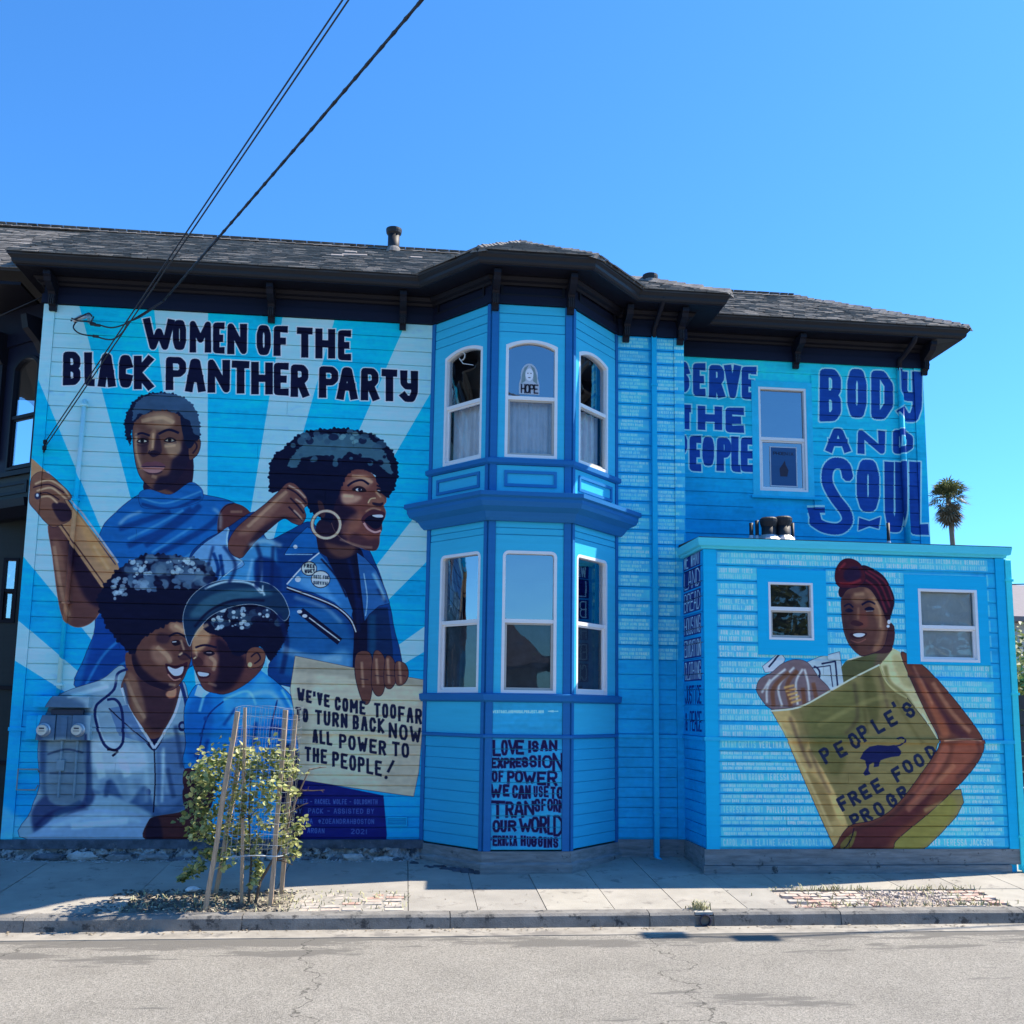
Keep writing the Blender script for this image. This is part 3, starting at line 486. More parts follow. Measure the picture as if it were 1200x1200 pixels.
for t in ('1012,670 1030,684 1042,712', '1010,678 1026,690 1038,718', '1016,668 1036,682 1045,704'): c4.line(t, (104, 28, 52), 2.2, clip=m, blur=.7)
m = c4.fill('978,680 979,667 986,657 996,655 1006,660 1012,670 1013,680 1004,688 992,689 983,688', (66, 16, 36), edge=(OUT, .8)); c4.fill('990,668 1004,664 1008,676 996,682 988,678', (36, 16, 52), clip=m, blur=2.5); c4.line('983,684 996,684 1008,680', (124, 34, 52), 3, clip=m, blur=1); c4.line('982,668 990,660', (116, 34, 52), 3, clip=m, blur=1)
c4.ell(1041, 729, 2, 2.6, (210, 225, 245)); c4.ell(1040, 734, 1.8, 1.8, (190, 205, 235))
for t, w_, a_ in (('925,840 936,870 950,900', 4, .5), ('1000,800 1004,840 990,860', 4, .35), ('1030,790 1040,830', 3, .4), ('948,878 958,902 972,930', 3, .5), ('1000,972 1040,958 1070,930', 5, .6), ('1096,894 1076,924 1050,950', 3, .45), ('1066,792 1086,830 1100,862', 5, .55), ('1142,866 1146,884 1120,912', 4, .45), ('990,710 990,735 1000,758', 3, .5), ('1030,724 1028,748 1016,762', 3, .4)): c4.line(t, (52, 30, 44), w_, blur=3.5, a=a_)
for t, w_, a_, cc_ in (('1092,800 1114,834 1136,858', 5, .45, (214, 150, 122)), ('1070,780 1080,800 1092,826', 3, .4, (214, 150, 122)), ('1062,950 1090,924 1118,896', 6, .4, (206, 140, 112)), ('1022,700 1030,716 1031,736', 3, .6, (206, 158, 130)), ('1000,697 1012,696', 4, .5, (190, 146, 124)), ('1005,712 1005,726', 2, .6, (180, 130, 110)),
        ('912,846 930,880 950,920 975,975', 3, .5, (226, 204, 160)), ('958,850 1010,824 1040,816', 5, .3, (176, 162, 112)), ('1082,950 1104,940', 5, .4, (186, 172, 116)), ('1012,830 1016,860', 4, .5, (84, 76, 46)), ('1046,815 1066,850 1080,872', 4, .45, (92, 82, 50))): c4.line(t, cc_, w_, blur=2, a=a_)
# side of the low wing
c5 = Canvas('side_print', FXS, 0, 1.5, .34, 3.92, (10, 138, 226))
for i, (wd_, y0, y1) in enumerate((('WE WANT', 641, 665), ('LAND', 666, 690), ('BREAD', 692, 717), ('HOUSING', 721, 744), ('EDUCATION', 748, 771), ('CLOTHING', 774, 798), ('JUSTICE', 802, 826), ('& PEACE', 832, 858))):
    u0, u1 = .72, 1.42; z1_ = FXS.uz(814, y0)[1]; z0_ = FXS.uz(814, y1)[1]; q = [((u0)*RES, (c5.z1-z1_)*RES), (u1*RES, (c5.z1-z1_)*RES), (u1*RES, (c5.z1-z0_)*RES), (u0*RES, (c5.z1-z0_)*RES)]
    if i < 6:
        c5.put(c5.mask([orient(np.array(q))]), (22, 30, 120)); lc = (150, 190, 240)
    else: lc = (18, 28, 120)
    n = len(wd_); cw = (q[1][0]-q[0][0]-8)/n
    for k, ch in enumerate(wd_):
        if ch in FONT: c5.put(c5.mask(sum([strokepolys(np.array([(q[0][0]+4+cw*(k+.12+g[0]*.76), q[3][1]-5-g[1]*(q[3][1]-q[0][1]-10)) for g in pl]), 3.4 if i < 6 else 5.5, True) for pl in FONT[ch]], [])), lc)
# quotation on the bay
c6 = Canvas('bay_print', FB, 0, .99, .34, 2.2, (20, 124, 206))
c6.px[:] = np.array([40, 148, 216])/255
c6.letters('L 577 587 867 886;O 587 595 867 885;V 595 606 867 884;E 604 614 867 884;I 619 622 868 882;S 623 631 868 881;A 633 642 867 880;N 643 653 867 880;E 575 582 888 900;X 582 590 888 900;P 590 597 888 900;R 597 604 888 900;E 604 611 888 899;S 611 619 887 899;S 620 629 885 899;I 630 634 885 899;O 635 647 885 900;N 647 660 882 904;'
  'O 576 583 903 916;F 584 590 903 916;P 594 603 903 918;O 603 613 903 917;W 613 628 904 918;E 629 640 904 920;R 641 653 903 921;W 574 588 919 935;E 589 597 919 933;C 600 607 920 935;A 607 615 920 936;N 615 622 920 936;U 625 630 921 934;S 631 636 921 934;E 637 643 921 934;T 645 651 922 936;O 652 660 922 936;'
  'T 574 592 938 959;R 592 602 939 958;A 602 614 939 958;N 614 626 938 955;S 626 633 936 951;F 634 640 936 950;O 641 648 936 950;R 648 654 936 951;M 654 661 937 952;O 577 586 961 975;U 586 594 961 975;R 595 605 961 974;W 608 623 959 975;O 622 632 957 975;R 632 641 956 976;L 641 648 955 978;D 648 660 955 980;'
  '- 573 576 980 986;E 577 583 979 991;R 583 588 979 991;I 589 591 979 991;C 592 596 979 991;K 597 601 979 991;A 601 606 979 991;H 610 616 979 991;U 617 622 980 992;G 622 629 980 992;G 630 636 980 992;I 637 640 981 993;N 641 647 981 993;S 648 654 981 993', 2.65, (20, 14, 70), (60, 110, 190), .5, 1.15)
c6.text('WESTOAKLANDMURALPROJECT.ORG', 577, 834, 637, 834, 3.6, .8, (150, 225, 255), gap=.2); c6.text('<', 642, 833.5, 654, 833.5, 4, 1, (150, 225, 255))
# ------------------------------------------------------------------ materials
def lin(c): return tuple((v/255/12.92 if v/255 <= .04045 else ((v/255+.055)/1.055)**2.4) for v in c)+(1,)
KALB = (1.55, 1.47, 1.02)                          # photo colour in this shade -> paint albedo
def alb(c): l = lin(c); return tuple(min(.82, l[i]*KALB[i]) for i in range(3))+(1,)
def nn(t, ty, **k):
    n = t.nodes.new(ty)
    for a, b in k.items():
        if hasattr(n, a): setattr(n, a, b)
        else: n.inputs[a].default_value = b
    return n
def mat(name, col, rough=.6, var=.12, scale=6, bump=.15, bscale=60, metal=0, island=0, spec=.5, stretch=(1, 1, 1), img=None, dirt=None):
    m = bpy.data.materials.new(name); m.use_nodes = True; t = m.node_tree; b = t.nodes['Principled BSDF']; L = t.links.new
    b.inputs['Roughness'].default_value = rough; b.inputs['Metallic'].default_value = metal; b.inputs['Specular IOR Level'].default_value = spec
    tc = nn(t, 'ShaderNodeTexCoord'); mp = nn(t, 'ShaderNodeMapping'); mp.inputs['Scale'].default_value = stretch; L(tc.outputs['Object'], mp.inputs[0])
    n1 = nn(t, 'ShaderNodeTexNoise', Scale=scale, Detail=5.0, Roughness=.62); L(mp.outputs[0], n1.inputs['Vector'])
    mr = nn(t, 'ShaderNodeMapRange'); L(n1.outputs[0], mr.inputs[0]); mr.inputs[1].default_value = .3; mr.inputs[2].default_value = .7
    mr.inputs[3].default_value = 1-var; mr.inputs[4].default_value = 1+var
    mx = nn(t, 'ShaderNodeMix', data_type='RGBA', blend_type='MULTIPLY'); mx.inputs[0].default_value = 1
    if img:
        ti = nn(t, 'ShaderNodeTexImage'); ti.image = img; ti.interpolation = 'Linear'; ti.extension = 'EXTEND'
        m2 = nn(t, 'ShaderNodeMix', data_type='RGBA', blend_type='MULTIPLY'); m2.inputs[0].default_value = 1; m2.inputs[7].default_value = KALB+(1,)
        L(ti.outputs[0], m2.inputs[6]); cl = nn(t, 'ShaderNodeVectorMath', operation='MINIMUM'); cl.inputs[1].default_value = (.82, .82, .82); L(m2.outputs[2], cl.inputs[0]); src = cl.outputs[0]
    else:
        rg = nn(t, 'ShaderNodeRGB'); rg.outputs[0].default_value = tuple(col)[:3]+(1,); src = rg.outputs[0]
    L(src, mx.inputs[6]); last = mr.outputs[0]
    if island:
        g = nn(t, 'ShaderNodeNewGeometry'); m3 = nn(t, 'ShaderNodeMapRange'); L(g.outputs['Random Per Island'], m3.inputs[0]); m3.inputs[3].default_value = 1-island; m3.inputs[4].default_value = 1+island
        mm = nn(t, 'ShaderNodeMath', operation='MULTIPLY'); L(last, mm.inputs[0]); L(m3.outputs[0], mm.inputs[1]); last = mm.outputs[0]
    L(last, mx.inputs[7]); out = mx.outputs[2]
    if dirt:                                    # (colour, threshold, scale)
        n3 = nn(t, 'ShaderNodeTexNoise', Scale=dirt[2], Detail=7.0, Roughness=.7); L(tc.outputs['Object'], n3.inputs['Vector'])
        m4 = nn(t, 'ShaderNodeMapRange'); L(n3.outputs[0], m4.inputs[0]); m4.inputs[1].default_value = dirt[1]; m4.inputs[2].default_value = dirt[1]+.08
        md = nn(t, 'ShaderNodeMix', data_type='RGBA'); L(m4.outputs[0], md.inputs[0]); L(out, md.inputs[6]); md.inputs[7].default_value = tuple(dirt[0])[:3]+(1,); out = md.outputs[2]
    L(out, b.inputs['Base Color'])
    if bump:
        n2 = nn(t, 'ShaderNodeTexNoise', Scale=bscale, Detail=4.0); L(mp.outputs[0], n2.inputs['Vector'])
        bp = nn(t, 'ShaderNodeBump', Strength=bump, Distance=.01); L(n2.outputs[0], bp.inputs['Height']); L(bp.outputs[0], b.inputs['Normal'])
    return m
GR_ = (.35, 1, 9)                               # grain runs along the boards
def paint(n, c, **k): return mat(n, alb(c), **{**dict(rough=.55, var=.05, scale=2.5, bump=.12, bscale=30, stretch=GR_, spec=.15), **k})
CANV = {}
for c in (c1, c2, c3, c4, c5, c6):
    c.mat = mat(c.name, None, rough=.55, spec=.15, var=.04, scale=2.5, bump=.14, bscale=30, stretch=GR_, img=c.image(), dirt=((.22, .27, .33), .735, 16.0))
M_ = dict(
 bay=paint('bay_blue', (34, 146, 216)), bay2=paint('bay_blue_light', (48, 160, 222)), trim=paint('trim_blue', (26, 92, 170)), trim2=paint('trim_deep', (30, 102, 180)),
 cyan=paint('casing_cyan', (10, 158, 236)), recess=paint('recess_blue', (16, 152, 226)), band=paint('fascia_light', (70, 182, 236)),
 dark=paint('eave_dark', (20, 21, 36), rough=.45), dark2=paint('frieze_dark', (18, 21, 46), rough=.5), gut=paint('gutter_brown', (34, 35, 47), rough=.4), olive=paint('front_dark', (42, 50, 62), rough=.6),
 white=paint('white_vinyl', (228, 232, 244), rough=.35, var=.03), grey=paint('grey_frame', (150, 150, 170), rough=.4),
 shingle=mat('shingle', (.205, .192, .18), rough=.95, var=.3, scale=7, bump=.5, bscale=160, island=.24, spec=.15),
 roof=mat('roof_felt', (.05, .048, .05), rough=.95), black=mat('black_metal', (.012, .012, .016), rough=.6), ltmetal=mat('flashing', (.55, .56, .58), rough=.4, metal=.6),
 conc=mat('concrete', (.40, .385, .35), rough=.92, var=.16, scale=3.0, bump=.35, bscale=90, dirt=((.17, .16, .15), .66, 5.0)),
 foot=mat('old_concrete', (.20, .22, .23), rough=.95, var=.3, scale=7, bump=.6, bscale=40, stretch=(.5, 1, 4), dirt=((.05, .055, .06), .6, 8.0)),
 stone=mat('rubble_stone', (.42, .42, .41), rough=.95, var=.4, scale=9, bump=.7, bscale=45, dirt=((.06, .06, .07), .6, 9.0)),
 kerb=mat('kerb_concrete', (.19, .18, .165), rough=.95, var=.3, scale=5, bump=.5, bscale=70, dirt=((.05, .05, .05), .55, 7.0)),
 gutterc=mat('gutter_concrete', (.30, .275, .235), rough=.95, var=.25, scale=4, bump=.4, bscale=90, dirt=((.19, .175, .155), .55, 3.0)),
 brick=mat('paver_brick', (.42, .27, .22), rough=.9, var=.3, scale=12, bump=.4, bscale=80, dirt=((.45, .42, .36), .5, 14.0)),
 wood=mat('stake_wood', (.44, .32, .22), rough=.85, var=.3, scale=14, bump=.4, bscale=60, stretch=(4, 4, .4)), wire=mat('wire_metal', (.42, .43, .42), rough=.35, metal=.5, bump=0),
 mulch=mat('mulch', (.10, .085, .07), rough=1, var=.5, scale=25, bump=1, bscale=60), soil=mat('soil', (.22, .2, .165), rough=1, var=.4, scale=14, bump=.8, bscale=60),
 cable=mat('cable', (.015, .015, .02), rough=.5, bump=0), meter=paint('meter_grey', (104, 124, 148)), dial=mat('dial_face', (.62, .62, .52), rough=.4, bump=0), trunk=mat('palm_trunk', (.17, .14, .11), rough=.9),
 fence=mat('fence_board', (.045, .03, .03), rough=.8, var=.3), stucco=mat('far_wall', (.45, .42, .38)), tile=mat('far_roof', (.16, .13, .13), island=.2), curtain=mat('curtain', (.82, .84, .88), rough=.9, bump=.1),
 backing_sheet=mat('obscured_sheet', (.66, .70, .68), rough=.6, var=.12, scale=3), room=mat('dark_room', (.03, .03, .035), rough=1, bump=0), paper=mat('paper', (.5, .55, .62), rough=.8, bump=0), ink=mat('ink', (.02, .02, .05), rough=.7, bump=0), grass=mat('dry_grass', (.38, .36, .2), rough=.9, island=.4, bump=0), branch=mat('branch', (.10, .07, .05)))
def leafmat(name, a, b):
    m = bpy.data.materials.new(name); m.use_nodes = True; t = m.node_tree; p = t.nodes['Principled BSDF']; L = t.links.new
    g = nn(t, 'ShaderNodeNewGeometry'); cr = nn(t, 'ShaderNodeValToRGB'); cr.color_ramp.elements[0].color = a+(1,); cr.color_ramp.elements[1].color = b+(1,)
    L(g.outputs['Random Per Island'], cr.inputs[0]); L(cr.outputs[0], p.inputs['Base Color']); p.inputs['Roughness'].default_value = .5
    tr = nn(t, 'ShaderNodeBsdfTranslucent'); L(cr.outputs[0], tr.inputs[0]); ms = nn(t, 'ShaderNodeMixShader'); ms.inputs[0].default_value = .35
    L(p.outputs[0], ms.inputs[1]); L(tr.outputs[0], ms.inputs[2]); L(ms.outputs[0], t.nodes['Material Output'].inputs[0]); return m
M_['leaf'] = leafmat('vine_leaf', (.06, .12, .025), (.60, .60, .24)); M_['palm'] = leafmat('palm_frond', (.05, .075, .025), (.20, .21, .09)); M_['bush'] = leafmat('bush_leaf', (.05, .09, .02), (.22, .25, .08)); M_['deadpalm'] = leafmat('dead_frond', (.10, .075, .04), (.26, .20, .13))
def glass(name, tint, refl):
    m = bpy.data.materials.new(name); m.use_nodes = True; t = m.node_tree; t.nodes.remove(t.nodes['Principled BSDF']); L = t.links.new
    tr = nn(t, 'ShaderNodeBsdfTransparent'); tr.inputs[0].default_value = tint+(1,); gl = nn(t, 'ShaderNodeBsdfGlossy'); gl.inputs['Roughness'].default_value = .015; gl.inputs[0].default_value = (.9, .95, 1, 1)
    tc = nn(t, 'ShaderNodeTexCoord'); n = nn(t, 'ShaderNodeTexNoise', Scale=2.2, Detail=1.0); L(tc.outputs['Object'], n.inputs['Vector']); bp = nn(t, 'ShaderNodeBump', Strength=.12, Distance=.02); L(n.outputs[0], bp.inputs['Height']); L(bp.outputs[0], gl.inputs['Normal'])
    lw = nn(t, 'ShaderNodeFresnel', IOR=1.5); ad = nn(t, 'ShaderNodeMath', operation='ADD'); ad.use_clamp = True; ad.inputs[1].default_value = refl; L(lw.outputs[0], ad.inputs[0])
    ms = nn(t, 'ShaderNodeMixShader'); L(ad.outputs[0], ms.inputs[0]); L(tr.outputs[0], ms.inputs[1]); L(gl.outputs[0], ms.inputs[2]); L(ms.outputs[0], t.nodes['Material Output'].inputs[0]); return m
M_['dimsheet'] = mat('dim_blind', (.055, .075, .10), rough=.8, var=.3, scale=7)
M_['glass'] = glass('window_glass', (.75, .8, .85), .30); M_['glass2'] = glass('clear_glass', (.85, .88, .9), .03)
# ------------------------------------------------------------------ builders
def link(name, me, parent=None, m=None):
    o = bpy.data.objects.new(name, me); COL.objects.link(o)
    if parent: o.parent = parent
    if m and me and not me.materials: me.materials.append(m)
    return o
def tag(o, label=None, cat=None, group=None, kind=None):
    for k, v in (('label', label), ('category', cat), ('group', group), ('kind', kind)):
        if v: o[k] = v
    return o
def thing(name, label, cat, loc=(0, 0, 0), group=None):
    o = bpy.data.objects.new(name, None); COL.objects.link(o); o.empty_display_size = .2; o.location = loc
    return tag(o, label, cat, group)
class MB:
    def __init__(s): s.v, s.f, s.uv = [], [], {}
    def add(s, vs, fs):
        b = len(s.v); s.v += [tuple(map(float, v)) for v in vs]; s.f += [tuple(i+b for i in f) for f in fs]; return s
    def hexa(s, p):                              # 8 corners: bottom 4 then top 4
        return s.add(p, [(3, 2, 1, 0), (4, 5, 6, 7), (0, 1, 5, 4), (1, 2, 6, 5), (2, 3, 7, 6), (3, 0, 4, 7)])
    def box(s, x0, x1, y0, y1, z0, z1): return s.hexa([(x0, y0, z0), (x1, y0, z0), (x1, y1, z0), (x0, y1, z0), (x0, y0, z1), (x1, y0, z1), (x1, y1, z1), (x0, y1, z1)])
    def fbox(s, fr, u0, u1, z0, z1, n0, n1, ch=0):
        P = fr.P
        if not ch: return s.hexa([P(u0, z0, n1), P(u1, z0, n1), P(u1, z0, n0), P(u0, z0, n0), P(u0, z1, n1), P(u1, z1, n1), P(u1, z1, n0), P(u0, z1, n0)])
        return s.add([P(u0, z0, n0), P(u0, z0, n1-ch*.3), P(u0, z0+ch, n1), P(u0, z1-ch, n1-.003), P(u0, z1, n1-ch), P(u0, z1, n0),
                      P(u1, z0, n0), P(u1, z0, n1-ch*.3), P(u1, z0+ch, n1), P(u1, z1-ch, n1-.003), P(u1, z1, n1-ch), P(u1, z1, n0)],
                     [(i, i+1, i+7, i+6) for i in range(5)]+[(5, 0, 6, 11), (5, 4, 3, 2, 1, 0), (6, 7, 8, 9, 10, 11)])
    def tube(s, pts, r, n=8, caps=True, r1=None):
        pts = [Vector(p) for p in pts]; b = len(s.v); N = len(pts)
        for i, p in enumerate(pts):
            d = (pts[min(i+1, N-1)]-pts[max(i-1, 0)]).normalized(); a = d.orthogonal().normalized() if i == 0 else (a-d*a.dot(d)).normalized(); c = d.cross(a)
            rr = r if r1 is None else r+(r1-r)*i/(N-1)
            for k in range(n): q = p+(a*math.cos(2*math.pi*k/n)+c*math.sin(2*math.pi*k/n))*rr; s.v.append(tuple(q))
        for i in range(N-1):
            for k in range(n): s.f.append((b+i*n+k, b+i*n+(k+1) % n, b+(i+1)*n+(k+1) % n, b+(i+1)*n+k))
        if caps: s.f.append(tuple(b+k for k in range(n))[::-1]); s.f.append(tuple(b+(N-1)*n+k for k in range(n)))
        return s
    def lathe(s, prof, c=(0, 0, 0), n=20):
        b = len(s.v); k = len(prof)
        for r, z in prof:
            for i in range(n): a = 2*math.pi*i/n; s.v.append((c[0]+r*math.cos(a), c[1]+r*math.sin(a), c[2]+z))
        for j in range(k-1):
            for i in range(n): s.f.append((b+j*n+i, b+j*n+(i+1) % n, b+(j+1)*n+(i+1) % n, b+(j+1)*n+i))
        s.f.append(tuple(b+i for i in range(n))[::-1]); s.f.append(tuple(b+(k-1)*n+i for i in range(n))); return s
    def build(s, name, m, parent=None, smooth=False, uvf=None, origin=None):
        if parent is not None and parent.type == 'EMPTY' and origin is None: pl = parent.location
        else: pl = Vector((0, 0, 0))
        me = bpy.data.meshes.new(name); me.from_pydata([tuple(Vector(v)-WL(parent)) for v in s.v], [], s.f)
        if smooth: me.polygons.foreach_set('use_smooth', [True]*len(me.polygons))
        if uvf:
            uv = me.uv_layers.new(name='UVMap'); co = [uvf(v) for v in s.v]
            uv.data.foreach_set('uv', [c for l in me.loops for c in co[l.vertex_index]])
        me.update(); return link(name, me, parent, m)
def WL(p):
    v = Vector((0, 0, 0))
    while p is not None: v += p.location; p = p.parent
    return v
def canv_uv(c):
    def f(v):
        u = float((np.array(v[:2])-c.fr.a) @ c.fr.d); return ((u-c.u0)/(c.u1-c.u0), (v[2]-c.z0)/(c.z1-c.z0))
    return f
def holed(fr, outer, holes, n1, n0, name, m, parent, uvf=None):
    bm = bmesh.new(); es = []
    for lp in [outer]+holes:
        vs = [bm.verts.new(fr.P(u, z, n1)) for u, z in lp]
        for i in range(len(vs)): es.append(bm.edges.new((vs[i], vs[(i+1) % len(vs)])))
    bmesh.ops.triangle_fill(bm, use_beauty=True, use_dissolve=False, edges=es, normal=(fr.n[0], fr.n[1], 0))
    g = bmesh.ops.extrude_face_region(bm, geom=bm.faces[:]); d = Vector((fr.n[0], fr.n[1], 0))*(n0-n1)
    bmesh.ops.translate(bm, verts=[e for e in g['geom'] if isinstance(e, bmesh.types.BMVert)], vec=d)
    bmesh.ops.recalc_face_normals(bm, faces=bm.faces[:])
    bmesh.ops.translate(bm, verts=bm.verts[:], vec=-WL(parent))
    me = bpy.data.meshes.new(name); bm.to_mesh(me); bm.free()
    if uvf:
        off = WL(parent); uv = me.uv_layers.new(name='UVMap'); uv.data.foreach_set('uv', [c for l in me.loops for c in uvf(tuple(me.vertices[l.vertex_index].co+off))])
    return link(name, me, parent, m)
def rect(u0, u1, z0, z1): return [(u0, z0), (u1, z0), (u1, z1), (u0, z1)]
def opening(u0, u1, z0, z1, rise=0, rad=0, ins=0):
    u0 += ins; u1 -= ins; z0 += ins; z1 -= ins; pts = [(u0, z0), (u1, z0)]
    if rise:
        zs = z1-rise; n = 10; w = (u1-u0)/2; Rr = (w*w+rise*rise)/(2*rise); a0 = math.asin(min(1, w/Rr))
        pts += [((u0+u1)/2+Rr*math.sin(a0-2*a0*i/n), zs-(Rr-rise)+Rr*math.cos(a0-2*a0*i/n)) for i in range(n+1)]
    elif rad:
        r = max(.01, rad-ins)
        pts += [(u1-r+r*math.cos(t*math.pi/8), z1-r+r*math.sin(t*math.pi/8)) for t in range(5)]+[(u0+r-r*math.sin(t*math.pi/8), z1-r+r*math.cos(t*math.pi/8)) for t in range(5)]
    else: pts += [(u1, z1), (u0, z1)]
    return pts
def ring(fr, a, b, n0, n1, name, m, parent):    # a frame between two outlines
    mb = MB(); N = len(a)
    vs = [fr.P(u, z, n1) for u, z in a]+[fr.P(u, z, n1) for u, z in b]+[fr.P(u, z, n0) for u, z in a]+[fr.P(u, z, n0) for u, z in b]; fs = []
    for i in range(N):
        j = (i+1) % N; fs += [(i, j, N+j, N+i), (2*N+i, 2*N+j, j, i), (N+i, N+j, 3*N+j, 3*N+i), (2*N+i, 3*N+i, 3*N+j, 2*N+j)]
    mb.add(vs, fs); return mb.build(name, m, parent)
def window(fr, u0, u1, z0, z1, zr, parent, rise=0, rad=0, n=.0, white='white', curtain=None, up='glass', low='glass', fw=.035, lowframe='white', label=None, cover=None):
    o = lambda i: opening(u0, u1, z0, z1, rise, rad, i)
    f = ring(fr, o(0), o(fw), n-.05, n+.02, 'window', M_[white], parent)
    if label: f['label'] = label
    MB().fbox(fr, u0+fw, u1-fw, zr-.022, zr+.022, n-.04, n+.008).build('meeting_rail', M_[white], f)
    k = fw; low_ = rect(u0+k, u1-k, z0+k, zr-.022); low2 = rect(u0+k+.028, u1-k-.028, z0+k+.03, zr-.022-.02)
    ring(fr, low_, low2, n-.045, n-.012, 'sash', M_[lowframe], f)
    mb = MB(); mb.add([fr.P(u, z, n-.03) for u, z in low2], [(0, 1, 2, 3)]); mb.build('pane', M_[low], f)
    ou = [(u, z) for u, z in opening(u0, u1, zr-fw+.022, z1, rise, rad, fw)]
    mb = MB(); mb.add([fr.P(u, z, n-.028) for u, z in ou], [tuple(range(len(ou)))]); mb.build('pane', M_[up], f)
    if curtain:
        zc = z1 if curtain == 'full' else zr; mb = MB(); N = 40; vs = []
        for i in range(N+1):
            u = u0+.03+(u1-u0-.06)*i/N; d = -.14+.016*math.sin(i*1.3)+.012*math.sin(i*.61+1)
            vs += [fr.P(u, z0+.02, n+d), fr.P(u, zc, n+d*.9-.01)]
        mb.add(vs, [(2*i, 2*i+2, 2*i+3, 2*i+1) for i in range(N)]); mb.build('curtain', M_['curtain'], f, True)
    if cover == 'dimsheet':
        MB().fbox(fr, u0+fw, u1-fw, z0+fw, zr, n-.075, n-.07).build('backing_sheet', M_[cover], f)
    elif cover:
        MB().fbox(fr, u0+fw, u1-fw, z0+fw, z1-fw, n-.075, n-.07).build('backing_sheet', M_[cover], f)  # sheet behind the glass; cover 'room' adds a black one as the interior's darkness
    return f
def sweep(path, prof, name, m, parent, endx=True, uvf=None):
    P = [np.array(p, float) for p in path]; N = len(P); ms = []
    for i in range(N):
        ns = []
        if i > 0: d = P[i]-P[i-1]; d /= np.hypot(*d); ns.append(np.array([d[1], -d[0]]))
        if i < N-1: d = P[i+1]-P[i]; d /= np.hypot(*d); ns.append(np.array([d[1], -d[0]]))
        if len(ns) == 2: b = ns[0]+ns[1]; b /= np.hypot(*b); ms.append(b/(b @ ns[0]))
        elif endx and abs(ns[0][0]) > .05: ms.append(np.array([1/ns[0][0], 0]))
        else: ms.append(ns[0])
    k = len(prof); mb = MB(); vs = [(*(P[i]+ms[i]*n), z) for i in range(N) for n, z in prof]
    fs = [(i*k+j, (i+1)*k+j, (i+1)*k+(j+1) % k, i*k+(j+1) % k) for i in range(N-1) for j in range(k)]
    fs += [tuple(range(k)), tuple((N-1)*k+j for j in range(k))[::-1]]
    mb.add(vs, fs); return mb.build(name, m, parent, uvf=uvf)
def boards(fr, u0, u1, zs, parent, m, cv=None, holes=(), t=.02, gap=.011):
    for z0, z1 in zip(zs[:-1], zs[1:]):
        segs = [(u0, u1)]
        for a, b, c, d in holes:
            if z0+.01 < d and z1-.01 > c:
                ns = []
                for s, e in segs:
                    if b <= s or a >= e: ns.append((s, e)); continue
                    if a > s: ns.append((s, a))
                    if b < e: ns.append((b, e))
                segs = ns
        for s, e in segs:
            if e-s < .02: continue
            cut = [s, e]
            if e-s > 2.2 and random.random() < .6: k_ = random.uniform(s+.6, e-.6); cut = [s, k_, e]
            for s_, e_ in zip(cut[:-1], cut[1:]):
                j = random.uniform(-.0025, .0025); dz = random.uniform(-.002, .002)
                MB().fbox(fr, s_+(.0015 if s_ > s else 0), e_-(.0015 if e_ < e else 0), z0+gap+dz, z1, 0, t+j, .004).build('board', m if cv is None else cv.mat, parent, uvf=canv_uv(cv) if cv else None)
